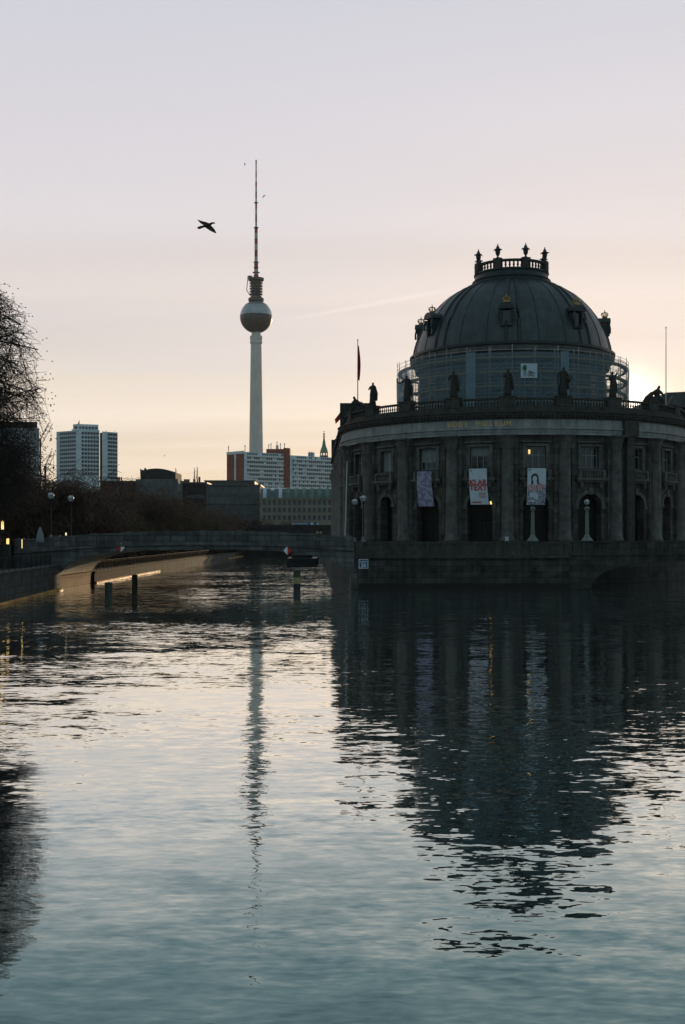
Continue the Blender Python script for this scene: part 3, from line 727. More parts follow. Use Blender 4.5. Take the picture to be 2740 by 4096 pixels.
# columns
def column(a):
    pl = MB(); w = 1.25/RF
    pl.arc(cc, RF+.002, RF+.28, FL+1.0, ZT-.002, a-w, a+w, 4)
    for s in (-1, 1): pl.arc(cc, RF+.282, RF+.40, FL+1.7, ZT-1.5, a+s*w*.78-.16/RF, a+s*w*.78+.16/RF, 1)
    p_ = pl.build('pilaster', M['facade'], mus)
    c_ = P(RF+.32, a, 0)
    s = MB(); s.lathe((c_.x, c_.y, 0), [(.78, FL+1.0), (.95, FL+1.02), (.95, FL+1.3), (.85, FL+1.4), (.88, FL+1.55), (.76, FL+1.65), (.74, FL+4), (.70, ZT-3.5), (.64, ZT-1.55), (.70, ZT-1.5), (.66, ZT-1.42)], 20, wob=lambda an, z: 1)
    s.build('column', M['stone'], p_, True)
    s = MB(); s.lathe((c_.x, c_.y, 0), [(.64, ZT-1.42), (.80, ZT-1.0), (.72, ZT-.95), (.92, ZT-.5), (.85, ZT-.45), (1.05, ZT-.16)], 16, wob=lambda an, z: 1+.06*math.cos(8*an)); s.obox((c_.x, c_.y, ZT-.16), 2.1, 2.1, .157, a); s.build('capital', M['stone'], p_)
    b_ = MB(); b_.arc(cc, RF+.002, RF+1.1, FL, FL+.997, a-w*1.08, a+w*1.08, 4); b_.build('pedestal', M['stone'], p_)
for a in CA: column(a)
column(CA[0]-R_(16.7))
# plinth
b = MB()
edges = []
for k, a in enumerate(BA):
    hw = 1.5 if abs(k-5) <= 2 else 1.05; edges.append((a-(hw+.05)/RF, a+(hw+.05)/RF))
pr_ = A0
for s, e_ in edges+[(A1, A1)]:
    if s > pr_: b.arc(cc, RF+.002, RF+.16, FL, FL+1.15, pr_, s, 4)
    pr_ = e_
b.build('plinth', M['sootstone'], mus)

# entablature
def ring(name, r, z0, z1, mt, seg=90, parent=mus, rin=None, a0=A0, a1=A1):
    b = MB(); b.arc(cc, rin if rin else RF-.6, r, z0, z1, a0, a1, seg); return b.build(name, M[mt], parent)
b = MB(); b.arc(cc, RF-.6, RF+.5, ZT, ZT+.32, A0, A1, 90); b.arc(cc, RF-.6, RF+.56, ZT+.322, ZT+.66, A0, A1, 90); b.arc(cc, RF-.6, RF+.74, ZT+.662, ZT+.82, A0, A1, 90); b.build('architrave', M['frieze'], mus)
ring('frieze', RF+.5, ZT+.823, ZT+1.8, 'frieze')
b = MB(); n = 150
b.arc(cc, RF-.6, RF+.62, ZT+1.802, ZT+2.0, A0, A1, 90)
for i in range(n):
    a = A0+(A1-A0)*(i+.5)/n; b.arc(cc, RF+.4, RF+.88, ZT+2.003, ZT+2.26, a-.15/RF, a+.15/RF, 1)
b.arc(cc, RF-.6, RF+.66, ZT+2.003, ZT+2.263, A0, A1, 90)
b.arc(cc, RF-.6, RF+.95, ZT+2.265, ZT+2.55, A0, A1, 90); b.arc(cc, RF-.6, RF+1.1, ZT+2.552, ZT+2.7, A0, A1, 90)
b.build('cornice', M['sootstone'], mus)
b = MB(); b.arc(cc, RF-.9, RF+.15, ZT+2.703, ZT+3.3, A0, A1, 90); b.arc(cc, RF-.5, RF-.2, ZT+3.303, ZT+3.45, A0, A1, 90); b.build('attic', M['sootstone'], mus)
bt0, bt1 = ZT+3.3, ZT+4.25
# balustrades: one piece per bay, with pedestals between
for k, a in enumerate(BA):
    bl = MB(); h = 8.35
    half = R_(8.35)-.95/RF
    bl.arc(cc, RF-.35, RF+.02, bt0+.002, bt0+.15, a-half, a+half, 8); bl.arc(cc, RF-.42, RF+.08, bt1-.13, bt1+.08, a-half, a+half, 8)
    nb = 12
    for i in range(nb):
        aa = a-half+2*half*(i+.5)/nb; q0 = P(RF-.16, aa, 0)
        bl.lathe((q0.x, q0.y, bt0), [(.08, .14), (.06, .2), (.125, .38), (.11, .48), (.05, .62), (.05, .7), (.09, .82)], 6)
    bl.build('balustrade', M['sootstone'], mus)
CAP = [CA[0]-R_(16.7)]+CA
for a in CAP:
    b = MB(); b.arc(cc, RF-.75, RF+.2, ZT+2.703+.6, bt1+.15, a-.92/RF, a+.92/RF, 4); b.arc(cc, RF-.8, RF+.3, bt1+.152, bt1+.3, a-1.0/RF, a+1.0/RF, 4); b.build('statue_pedestal', M['sootstone'], mus)

# letters on the frieze
word = 'BODE MUSEUM'
al, ar = math.asin(0), 0
def angpx(px, r=RF+.55):
    t = (px-CXP)/F; a = t*t+1; b_ = -2*(t*C0.x+C0.y); c_ = C0.x**2+C0.y**2-r*r
    y = (-b_-math.sqrt(b_*b_-4*a*c_))/(2*a); x = t*y
    return math.atan2(x-C0.x, -(y-C0.y))
ta, tb = angpx(1796), angpx(2036)
for i, ch in enumerate(word):
    if ch == ' ': continue
    a = ta+(tb-ta)*i/(len(word)-1); p = P(RF+.53, a, ZT+1.28)
    text_mesh(ch, .78, 'letter', M['gold_letter'], mus, p, rot=(R_(90), 0, a), ext=.02, sx=1.0)

# flat roof behind the attic
b = MB(); b.prism([(C0.x+(RF-1)*math.sin(A0+(A1-A0)*i/40), C0.y-(RF-1)*math.cos(A0+(A1-A0)*i/40)) for i in range(41)], ZT+2.3, ZT+2.75); b.build('flat_roof', M['roof'], mus)

# wings on both sides (wedge plan)
def wing(p0, p1, p2, p3, nbay, side):
    """p0->p1 outer face line going back; p2,p3 inner"""
    b = MB(); b.prism([p0, p1, p2, p3], FL, ZT); w_ = b.build('wing', M['facade'], mus)
    c = MB(); cx_ = lambda k: [(p0[0]-side*k, p0[1]), (p1[0]-side*k, p1[1]), p2, p3]
    c.prism(cx_(.55), ZT+.002, ZT+1.8); c.build('frieze', M['frieze'], w_)
    c = MB(); c.prism(cx_(1.0), ZT+2.25, ZT+2.7); c.prism(cx_(.7), ZT+1.802, ZT+2.247); c.build('cornice', M['sootstone'], w_)
    c = MB(); c.prism(cx_(.1), ZT+2.703, ZT+3.3); c.prism(cx_(.15), ZT+4.1, ZT+4.3)
    A, B = Vector((*p0, 0)), Vector((*p1, 0)); L_ = (B-A).length; d = (B-A)/L_
    nb = int(L_/.5)
    for i in range(nb):
        q = A+d*(i+.5)*.5; c.box(q.x+side*.1-.1, q.x+side*.1+.15, q.y-.1, q.y+.1, ZT+3.303, ZT+4.097)
    c.build('balustrade', M['stone'], w_)
    pl = MB(); ca = MB(); wi = MB(); gl = MB()
    for i in range(nbay+1):
        q = A+d*L_*i/nbay
        pl.lathe((q.x-side*.25, q.y, 0), [(.9, FL), (.9, FL+1), (.72, FL+1.1), (.62, ZT-1.5), (.9, ZT-.3), (.95, ZT-.003)], 12)
    for i in range(nbay):
        q = A+d*L_*(i+.5)/nbay
        for z0, z1, hw in ((13.2, 15.9, 1.0), (FL+1.5, 8.6, 1.1)):
            wi.box(q.x-side*.12-.1, q.x-side*.12+.1, q.y-hw-.2, q.y+hw+.2, z0-.2, z1+.25)
            gl.box(q.x-side*.24-.012, q.x-side*.24+.012, q.y-hw, q.y+hw, z0, z1)
    pl.build('column', M['stone'], w_, True); f_ = wi.build('window', M['stone'], w_); gl.build('pane', M['glass'], w_)
    return w_
wing((.45, 157.3), (-1.3, 226), (6, 226), (6, 157.3), 9, 1)
wing((44.95, 157.3), (62, 222), (50, 222), (38, 157.3), 9, -1)
b = MB(); b.prism([(6, 165), (38, 165), (50, 222), (6, 222)], FL, ZT+2.2); b.build('core_block', M['facade'], mus)
# raised attic blocks of the risalits on the left wing
for (y0, y1, xo) in ((162.5, 166.5, -.0), (221, 227, -1.9)):
    b = MB(); b.box(xo-.35 if y0 < 200 else xo-.2, xo+4.6, y0, y1, ZT+2.72, 23.7 if y0 > 200 else 23.9); 
    b.box(xo-.7, xo+4.9, y0-.35, y1+.35, 23.2, 23.55) if False else None
    b.build('attic_block', M['sootstone'], mus)
# projecting pier near the right end
a = angpx(2516); b = MB()
b.arc(cc, RF+.58, RF+1.15, ZT+.003, ZT+1.79, a-1.0/RF, a+1.0/RF, 3); b.arc(cc, RF+.3, RF+.95, FL+1, ZT-.003, a-.55/RF+0, a+.55/RF, 3)
b.build('pier', M['sootstone'], mus)
# right: gabled roof house behind the attic
b = MB(); gx = at(2625, 0, 172).x; b.prism([(gx, 172), (gx+16, 172), (gx+16, 200), (gx, 200)], ZT+2.3, 24.3); 
b.build('rear_block', M['stone'], mus)
b = MB()
b.xprism([(gx-.6, 24.4), (gx+1.2, 26.4), (gx+7.6, 26.7), (gx+10.2, 24.8), (gx+17, 24.8), (gx+17, 24.3), (gx-.6, 24.3)], 171, 201); b.build('roof', M['roof'], mus)
q = at(2690, 1600, 163); b = MB(); b.xprism([(q.x-2.3, q.z-3.2), (q.x+2.3, q.z-3.2), (q.x, q.z+.6)], 162.5, 163.2); b.xprism([(q.x-2.9, q.z-3.6), (q.x+2.9, q.z-3.6), (q.x+2.3, q.z-3.203), (q.x-2.3, q.z-3.203)], 162.2, 163.4); b.build('gable', M['stone'], mus)

# drum and dome
b = MB(); b.lathe((C0.x, C0.y, 0), [(12.4, ZT+2.5), (12.4, 27.2), (12.9, 27.4), (13.0, 28.2), (13.5, 28.4), (13.6, 28.9), (13.2, 29.2)], 72); b.build('drum', M['stone'], mus)
for i in range(16):
    a = R_(22.5*i+4); 
    f = MB(); f.arc(cc, 12.41, 12.55, 21.5, 26.0, a-.09, a+.09, 2); w_ = f.build('drum_window', M['winframe'], mus)
    f = MB(); f.arc(cc, 12.552, 12.57, 21.8, 25.7, a-.07, a+.07, 2); f.build('pane', M['glass'], w_)
DP = [(13.05, 29.2), (13.0, 29.7), (12.85, 30.6), (12.6, 31.5), (12.2, 32.5), (11.75, 33.4), (11.1, 34.5), (10.3, 35.6), (9.4, 36.55), (8.4, 37.4), (7.3, 38.1), (6.3, 38.6), (5.6, 38.9), (5.0, 39.05)]
b = MB(); b.lathe((C0.x, C0.y, 0), DP, 96); dome = b.build('dome', M['copper'], mus, True)
for i in range(8):
    for dlt in (-3.6, 3.6):
        a = R_(-30+7.5+45*i+dlt) if False else R_(-52.5+45*i+dlt)
        b = MB(); w = .16
        pts = [P(r+.02, a, z) for r, z in DP]
        b.tube(pts, [.19]*len(pts), 6, sx=1.2); b.build('rib', M['copperdark'], dome, True)
    for dlt in (-14.5, 14.5):
        a = R_(-52.5+45*i+dlt); b = MB(); pts = [P(r, a, z) for r, z in DP]; b.tube(pts, .07, 5); b.build('seam', M['copperdark'], dome, True)
b = MB()
b.lathe((C0.x, C0.y, 0), [(13.65, 29.2), (13.65, 29.45), (13.25, 29.6)], 72); b.build('dome_gutter', M['copperdark'], dome)
# dormers with gilt crowns
def dormer(deg):
    a = R_(deg); rb = 12.0
    b = MB()
    q = lambda r, u, z: P(r, a, z)+Vector((math.cos(a), math.sin(a), 0))*u
    for u0, u1, z0, z1, r0, r1 in ((-.75, -.42, 31.555, 33.50, 10.5, 12.75), (.42, .75, 31.555, 33.50, 10.5, 12.75), (-.75, .75, 31.55, 31.555, 10.5, 12.85), (-.42, .42, 33.50, 33.50, 10.5, 12.7)):
        b.hexa([q(r1, u0, z0), q(r1, u1, z0), q(r0, u1, z0), q(r0, u0, z0), q(r1, u0, z1), q(r1, u1, z1), q(r0, u1, z1), q(r0, u0, z1)])
    # arched hood
    n = 8
    for i in range(n):
        t0, t1 = PI*i/n, PI*(i+1)/n
        pts = []
        for r_ in (13.0, 10.0):
            pts.append([q(r_, -.98*math.cos(t0), 33.75+.72*math.sin(t0)), q(r_, -.98*math.cos(t1), 33.75+.72*math.sin(t1)), q(r_, -.98*math.cos(t1), 33.65), q(r_, -.98*math.cos(t0), 33.65)])
        b.hexa([pts[0][3], pts[0][2], pts[1][2], pts[1][3], pts[0][0], pts[0][1], pts[1][1], pts[1][0]])
    for s in (-1, 1): b.tube([q(12.8, s*.85, 33.55), q(12.9, s*1.05, 32.85), q(12.9, s*.85, 32.25)], .14, 5)
    d = b.build('dormer', M['copperdark'], dome)
    g_ = MB(); g_.add([q(12.5, -.42, 31.555), q(12.5, .42, 31.555), q(12.5, .42, 33.50), q(12.5, -.42, 33.50)], [(0, 1, 2, 3)]); g_.build('pane', M['glass'], d)
    c = MB(); o_ = q(12.3, 0, 34.50)
    c.lathe(o_, [(.32, 0), (.36, .05), (.36, .2), (.32, .22)], 12)
    for k in range(8):
        t = 2*PI*k/8; ct, st = math.cos(t), math.sin(t)
        c.tube([(o_.x+.34*ct, o_.y+.34*st, o_.z+.2), (o_.x+.46*ct, o_.y+.46*st, o_.z+.42), (o_.x+.4*ct, o_.y+.4*st, o_.z+.62), (o_.x, o_.y, o_.z+.72)], [.05, .055, .05, .04], 4)
    c.ball((o_.x, o_.y, o_.z+.8), .1, 6, 5); c.box(o_.x-.03, o_.x+.03, o_.y-.03, o_.y+.03, o_.z+.85, o_.z+1.1)
    c.build('crown', M['gilt'], d)
for dg in (-104, -64, -11, 33, 82, 138, -150): dormer(dg)
# lantern platform
b = MB(); b.lathe((C0.x, C0.y, 0), [(5.0, 38.6), (5.75, 38.65), (5.8, 38.95), (5.45, 39.15), (5.15, 39.35), (5.25, 39.55), (4.98, 39.7), (4.85, 40.3), (5.0, 40.4), (5.0, 40.6), (4.75, 40.65)], 64); lan = b.build('lantern_ring', M['copperdark'], dome)
b = MB(); b.lathe((C0.x, C0.y, 0), [(.0, 40.5), (4.8, 40.5)], 32); b.build('lantern_floor', M['copperdark'], lan)
b = MB(); b.lathe((C0.x, C0.y, 0), [(4.5, 41.4), (4.9, 41.4), (4.95, 41.68), (4.5, 41.72), (4.5, 41.4)], 64)
for i in range(8):
    for j in range(6):
        a = R_(15+45*i)+R_(45)*(j+1)/7; q0 = P(4.7, a, 0)
        b.lathe((q0.x, q0.y, 40.58), [(.13, 0), (.1, .15), (.17, .35), (.12, .6), (.14, .84)], 6)
b.build('lantern_balustrade', M['sootstone'], lan)
for i in range(8):
    a = R_(15+45*i); q0 = P(4.72, a, 0)
    b = MB(); b.obox((q0.x, q0.y, 40.45), 1.1, .7, 1.42, a); b.build('pedestal', M['sootstone'], lan)
    b = MB(); b.lathe((q0.x, q0.y, 41.87), [(.0, -.02), (.2, -.02), (.26, .08), (.12, .16), (.12, .26), (.27, .5), (.34, .85), (.34, 1.0), (.48, 1.12), (.46, 1.18), (.24, 1.3), (.2, 1.5), (.1, 1.65), (.06, 1.7), (.09, 1.8), (0, 1.92)], 12)
    for kk in range(4):
        t = a+kk*PI/2; b.tube([(q0.x+.3*math.cos(t), q0.y+.3*math.sin(t), 42.92), (q0.x+.52*math.cos(t), q0.y+.52*math.sin(t), 43.02), (q0.x+.56*math.cos(t), q0.y+.56*math.sin(t), 42.87)], .06, 4)
    b.build('urn', M['copperdark'], lan, True)

# scaffold round the drum
sca = empty('dome_scaffold', (C0.x, C0.y, 20), 'netted ring scaffold of tubes and planks wrapped round the drum of the dome', 'scaffold')
SR = 15.3; b = MB(); zs = [20.2+1.75*i for i in range(5)]
NP = 34
for i in range(NP):
    a = 2*PI*i/NP+.05
    for r in (SR, SR-1.0): b.tube([P(r, a, 19.9), P(r, a, 28.4+random.uniform(-.1, .5))], .035, 4)
b.build('standards', M['pole'], sca)
b = MB()
for z in zs:
    for dz in (.5, 1.0):
        for r in (SR-.02,):
            b.lathe((C0.x, C0.y, z+dz), [(r, -.02), (r+.035, -.02), (r+.035, .02), (r, .02), (r, -.02)], 68)
for i in range(NP):
    a = 2*PI*i/NP+.05
    for z in zs: b.tube([P(SR, a, z), P(SR-1, a, z)], .03, 4)
for i in range(0, NP, 4):
    a = 2*PI*i/NP+.05; a2 = a+2*PI/NP
    for j, z in enumerate(zs[:-1]): b.tube([P(SR+.04, a if j % 2 else a2, z), P(SR+.04, a2 if j % 2 else a, z+1.75)], .03, 4)
b.build('ledgers', M['pole'], sca)
b = MB()
for z in zs: b.lathe((C0.x, C0.y, z), [(SR-.6, -.03), (SR-.05, -.03), (SR-.05, .22), (SR-.1, .22), (SR-.1, .03), (SR-.6, .03)], 68)
b.build('planks', M['plank'], sca)
b = MB(); 
def netpiece(a0, a1, z0, z1, r): b.arc(cc, r, r+.01, z0, z1, a0, a1, max(2, int((a1-a0)*24)))
for (a0, a1, z0, z1, mt_) in ((-66, 66, 19.9, 27.9, 'net'), (66, 84, 19.9, 27.4, 'net2'), (-84, -66, 19.9, 27.2, 'net2'), (84, 125, 19.9, 26.4, 'net2'), (-125, -84, 19.9, 26.6, 'net2')):
    net = MB()
    a0, a1 = R_(a0), R_(a1); m_ = max(3, int((a1-a0)*30)); k_ = 6; V = []; Fc = []
    for j in range(k_+1):
        for i in range(m_+1):
            a = a0+(a1-a0)*i/m_; V.append(P(SR+.1+.03*math.sin(a*NP*1.0+j), a, z0+(z1-z0)*j/k_))
    for j in range(k_):
        for i in range(m_): Fc.append((j*(m_+1)+i, j*(m_+1)+i+1, (j+1)*(m_+1)+i+1, (j+1)*(m_+1)+i))
    net.add(V, Fc); net.build('netting', M[mt_], sca, True)
def sang(px): return angpx(px, SR+.2)
b = MB()
for px0, px1 in ((1863, 1902), (2243, 2276)):
    b = MB(); a0, a1 = sang(px0), sang(px1); V = [P(SR+.18, a0, 20), P(SR+.18, a1, 20), P(SR+.18, a1, 28.0), P(SR+.18, a0, 28.0)]; b.add(V, [(0, 1, 2, 3)]); b.build('overlap_netting', M['net2'], sca)
# printed sign on the scaffold
a0, a1 = angpx(2083, SR+.3), angpx(2149, SR+.3); am = (a0+a1)/2
sg = empty('scaffold_poster', P(SR+.3, am, 26), 'square pale poster with a green tree printed on it hung on the dome scaffold', 'poster')
zc = CH+(HY-1485)/F*142.9; hh = .87
b = MB(); b.arc(cc, SR+.25, SR+.3, zc-hh, zc+hh, a0, a1, 3); b.build('panel', M['ban_plain'], sg)
q = lambda u, z, r=SR+.33: P(r, am, z)+Vector((math.cos(am), math.sin(am), 0))*u
def decal(pts, mt, nm, par, r=SR+.33, th=.012):
    b = MB(); n = len(pts)
    A = [q(u, zc+z, r) for u, z in pts]; B = [q(u, zc+z, r+th) for u, z in pts]
    b.add(A+B, [tuple(range(n))[::-1], tuple(range(n, 2*n))]+[(i, (i+1) % n, (i+1) % n+n, i+n) for i in range(n)]); return b.build(nm, M[mt], par)
M['leafgreen'] = mat('green_ink', (.04, .14, .05), .7, .4, 6)
decal([(-.52, .72), (-.68, .6), (-.78, .38), (-.76, .2), (-.62, .02), (-.45, .0), (-.3, .14), (-.26, .36), (-.34, .58), (-.46, .74)], 'leafgreen', 'tree_print', sg)
for u in (-.62, -.5, -.38): decal([(u-.02, -.6), (u+.02, -.6), (u+.02, -.02), (u-.02, -.02)], 'leafgreen', 'root_print', sg)
text_mesh('Re', .42, 'lettering', M['ink'], sg, q(.18, zc-.15, SR+.34), rot=(R_(90), 0, am), ext=.006, bold=.01)
decal([(.42, -.2), (.8, -.32), (.8, -.4), (.42, -.28)], 'ink', 'lettering_line', sg)
text_mesh('CO\u2082', .42, 'lettering', M['ink'], sg, q(.22, zc-.5, SR+.34), rot=(R_(90), 0, am), ext=.006, bold=.01)

# banners on the facade
def banner(px0, px1, zt_, zb_, skew, name, label, mt, drape=.12):
    r = RF+1.15; a0, a1 = angpx(px0, r), angpx(px1, r); am = (a0+a1)/2; w = (a1-a0)*r
    e = empty('facade_banner', P(r, am, zt_), label, 'banner', 'hanging banners on the museum front')
    t = Vector((math.cos(am), math.sin(am), 0)); nrm = Vector((math.sin(am), -math.cos(am), 0)); O = P(r, am, 0)
    def S(u, v, off=0):   # u -.5..+.5, v 0 top..1 bottom
        s = skew*v*v; dd = drape*math.sin(v*PI*1.1+u*2.0)*v
        return O + t*(u*w+s) + nrm*(dd+off) + Vector((0, 0, zt_+(zb_-zt_)*v+.0*u))
    nu, nv = 6, 14; V = []; Fc = []
    for off in (0, -.02):
        for j in range(nv+1):
            for i in range(nu+1): V.append(S(-.5+i/nu, j/nv, off))
    k = (nu+1)*(nv+1)
    for j in range(nv):
        for i in range(nu):
            a = j*(nu+1)+i; Fc.append((a, a+nu+1, a+nu+2, a+1)); Fc.append((k+a, k+a+1, k+a+nu+2, k+a+nu+1))
    b = MB(); b.add(V, Fc); b.build('cloth', M[mt], e, True)
    b = MB(); A = S(-.54, 0); B = S(.54, 0); b.tube([A, B], .04, 6)
    for X in (A, B): b.tube([X, X-nrm*1.2], .03, 5)
    b.build('rod', M['iron'], e)
    return e, S, am, w
def patch(S, pts, mt, nm, e, off=.02):
    V = [S(u, v, off) for u, v in pts]+[S(u, v, off+.01) for u, v in pts]; n = len(pts)
    b = MB(); b.add(V, [tuple(range(n)), tuple(range(n, 2*n))]+[(i, (i+1) % n, (i+1) % n+n, i+n) for i in range(n)]); b.build(nm, M[mt], e)
zt_, zb_ = 13.3, 9.1
banner(1667, 1726, 13.15, 8.95, .32, 'facade_banner', 'dim lilac banner with a mottled print hanging left of the two bright ones', 'ban_lilac')
e, S, am, w = banner(1876, 1947, zt_, zb_, .24, 'facade_banner', 'white banner reading KLAR TEXT in red capitals over a dark arch', 'ban_plain')
def stext(S, txt, size, v, mt, e, am, u=0, sx=1.0, bold=.03):
    text_mesh(txt, size, 'lettering', M[mt], e, S(u, v, .05), rot=(R_(90), 0, am), ext=.01, sx=sx, bold=bold)
stext(S, 'KLAR', .92, .40, 'red_small', e, am, sx=.9)
stext(S, 'TEXT', .92, .54, 'red_small', e, am, sx=.92)
for i, v in enumerate((.68, .73, .78)): patch(S, [(.02, v), (.38, v), (.38, v+.018), (.02, v+.018)], 'red_small', 'small_print', e, .03)
patch(S, [(-.42, .92), (.1, .92), (.1, .955), (-.42, .955)], 'red_small', 'small_print', e, .03)
patch(S, [(-.42, .05), (-.34, .05), (-.34, .085), (-.42, .085)], 'red_small', 'emblem', e, .03)
e, S, am, w = banner(2110, 2184, zt_, 9.05, -.12, 'facade_banner', 'white banner with a drawn portrait and dense speckled print above a lamp pillar', 'ban_plain')
def ell(cu, cv, ru, rv, n=16, a0=0, a1=2*PI): return [(cu+ru*math.cos(a0+(a1-a0)*i/n), cv+rv*math.sin(a0+(a1-a0)*i/n)) for i in range(n)]
patch(S, ell(-.1, .27, .2, .115), 'ink', 'hair_print', e, .02)
patch(S, [(-.28, .27), (-.18, .25), (-.16, .5), (-.3, .44)], 'ink', 'hair_print', e, .022)
patch(S, [(.0, .25), (.1, .28), (.14, .44), (.04, .46)], 'ink', 'hair_print', e, .022)
patch(S, ell(-.1, .305, .12, .085), 'ban_plain', 'face_print', e, .034)
patch(S, [(-.17, .36), (-.04, .36), (0, .47), (-.2, .47)], 'ban_plain', 'neck_print', e, .034)
patch(S, [(-.48, .5), (-.3, .44), (0, .47), (.2, .42), (.48, .48), (.48, .64), (-.48, .64)], 'ban_redspeck', 'body_print', e, .026)
patch(S, [(-.48, .62), (.48, .6), (.48, .985), (-.48, .985)], 'ban_speck', 'speckle_print', e, .03)
patch(S, [(-.42, .04), (-.34, .04), (-.34, .075), (-.42, .075)], 'ink', 'emblem', e, .03)

# lit lamps in the museum
def lantern(loc, w, h, label, name='wall_lamp', mt='lamplit'):
    e = empty(name, loc, label, 'lamp'); x, y, z = loc
    b = MB(); b.lathe((x, y, z), [(0, -h/2), (w/2*.8, -h/2), (w/2, 0), (w/2*.9, h/2), (0, h/2)], 8); b.build('glass', M[mt], e)
    b = MB(); b.lathe((x, y, z+h/2), [(w*.65, 0), (w*.3, .1), (0, .18)], 8); b.tube([(x, y, z+h/2), (x, y+.4, z+h/2+.1)], .03, 5); b.build('cap', M['iron'], e)
q0 = at(1964, 2011, 136.4); lantern(q0, .26, .36, 'small lit yellow lamp in the arch beside the lower end of the red lettered banner')
q0 = at(2117, 1807, 136.1); lantern(q0, .24, .5, 'lit yellow lamp hanging inside the window above the portrait banner')
q0 = at(2322, 1812, 136.45); lantern(q0, .2, .25, 'faint lit lamp inside the window above the arch with the rightmost lamp pillar')
q0 = at(2650, 1824, 142.85); lantern(q0, .22, .3, 'lit lamp inside the rightmost upper window of the museum', mt='lampwhite')

# ------------------------------------------------------------------ statues
def skin_fig(pts, edges, rad, sub=1):
    me = bpy.data.meshes.new('fig'); me.from_pydata(pts, edges, []); o = bpy.data.objects.new('tmp', me); COL.objects.link(o)
    m = o.modifiers.new('s', 'SKIN'); m.use_smooth_shade = True
    for i, r in enumerate(rad): o.data.skin_vertices[0].data[i].radius = (r, r)
    o.data.skin_vertices[0].data[0].use_root = True
    s = o.modifiers.new('ss', 'SUBSURF'); s.levels = sub; s.render_levels = sub
    bpy.context.view_layer.update()
    ev = o.evaluated_get(bpy.context.evaluated_depsgraph_get()); m2 = bpy.data.meshes.new_from_object(ev)
    V = [tuple(v.co) for v in m2.vertices]; Fc = [tuple(p.vertices) for p in m2.polygons]
    bpy.data.objects.remove(o); return V, Fc

def standing(arms, lean=0, H=3.2, attr=None):
    """draped standing figure; arms: list of two polylines in units of H (shoulder to hand)"""
    k = H
    pts = [(lean*.3, 0, .52), (lean*.6, 0, .66), (lean*.85, 0, .79), (lean, 0, .84), (lean*1.05, -.01, .9), (lean*1.1, -.015, .96)]
    rad = [.085, .075, .085, .036, .055, .035]; ed = [(i, i+1) for i in range(5)]
    for a in arms:
        prev = 2
        for j, p in enumerate(a):
            pts.append(p); rad.append([.042, .032, .026, .03][min(j, 3)]); ed.append((prev, len(pts)-1)); prev = len(pts)-1
    # legs under the robe
    for s in (-1, 1):
        prev = 0
        for p, r in (((s*.05, -.02*(s > 0), .28), .055), ((s*.06, -.03*(s > 0), .05), .04), ((s*.065, -.09, .02), .03)):
            pts.append(p); rad.append(r); ed.append((prev, len(pts)-1)); prev = len(pts)-1
    V, Fc = skin_fig([(x*k, y*k, z*k) for x, y, z in pts], ed, [r*k for r in rad])
    b = MB(); b.add(V, Fc)
    wb_ = lambda a, z: 1+.1*math.sin(a*7+z*2.2)+.06*math.sin(a*13-z)
    b.lathe((0, 0, 0), [(.0, .02*k), (.135*k, .02*k), (.13*k, .12*k), (.115*k, .3*k), (.105*k, .48*k), (.088*k, .62*k), (.1*k, .75*k), (.05*k, .82*k)], 28, sy=.8, wob=wb_)
    # hanging mantle on one side
    b.tube([(.09*k, .03*k, .76*k), (.15*k, .03*k, .5*k), (.16*k, .02*k, .22*k)], [.05*k, .07*k, .05*k], 7)
    return b
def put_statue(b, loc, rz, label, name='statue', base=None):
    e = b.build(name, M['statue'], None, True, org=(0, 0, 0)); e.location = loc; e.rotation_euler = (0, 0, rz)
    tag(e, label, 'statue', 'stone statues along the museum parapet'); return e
ZP = bt1+.3
LA = [(-.11, 0, .78), (-.17, -.01, .66), (-.14, -.08, .58)]; RA = [(.11, 0, .78), (.16, 0, .65), (.1, -.09, .62)]
def stat_at(i, b, label, rzoff=0):
    a = CAP[i]; q0 = P(RF-.28, a, ZP); return put_statue(b, q0, a+rzoff, label)
stat_at(2, standing([[(-.1, 0, .78), (-.16, -.03, .66), (-.08, -.12, .7)], RA], .02, 3.1), 'slender draped statue second from the left end of the parapet, hand raised to its chest', R_(35))
b = standing([[(-.1, 0, .79), (-.24, -.02, .68), (-.36, -.04, .71), (-.37, -.05, .79)], [(.12, 0, .78), (.19, 0, .67), (.14, -.06, .56)]], -.01, 3.3); b.box(-1.27, -1.15, -.2, -.1, 2.45, 2.85)
stat_at(3, b, 'draped statue stretching one arm out to the left at the left edge of the scaffold', R_(20))
stat_at(4, standing([LA, RA], .0, 3.4), 'bulky draped statue with arms close to the body, before the left scaffold half')
b = standing([[(-.1, 0, .78), (-.16, -.05, .68), (-.06, -.13, .72)], [(.1, 0, .78), (.15, -.05, .67), (.08, -.13, .6)]], .02, 3.3); stat_at(5, b, 'dark draped statue with folded arms left of the printed scaffold poster')
b = standing([[(-.11, 0, .78), (-.19, 0, .67), (-.12, -.07, .56)], [(.11, 0, .78), (.18, -.04, .66), (.13, -.1, .7)]], .02, 3.5); b.ball((.62, -.15, 2.0), .34, 8, 6, 1.3); b.tube([(-.5, 0, .2), (-.62, 0, 2.2)], .1, 6)
stat_at(6, b, 'draped statue carrying a round load, right of the scaffold poster')
b = standing([LA, [(.11, 0, .79), (.16, -.05, .88), (.12, -.1, .97)]], -.02, 3.2); stat_at(7, b, 'draped statue leaning slightly left near the right edge of the scaffold')

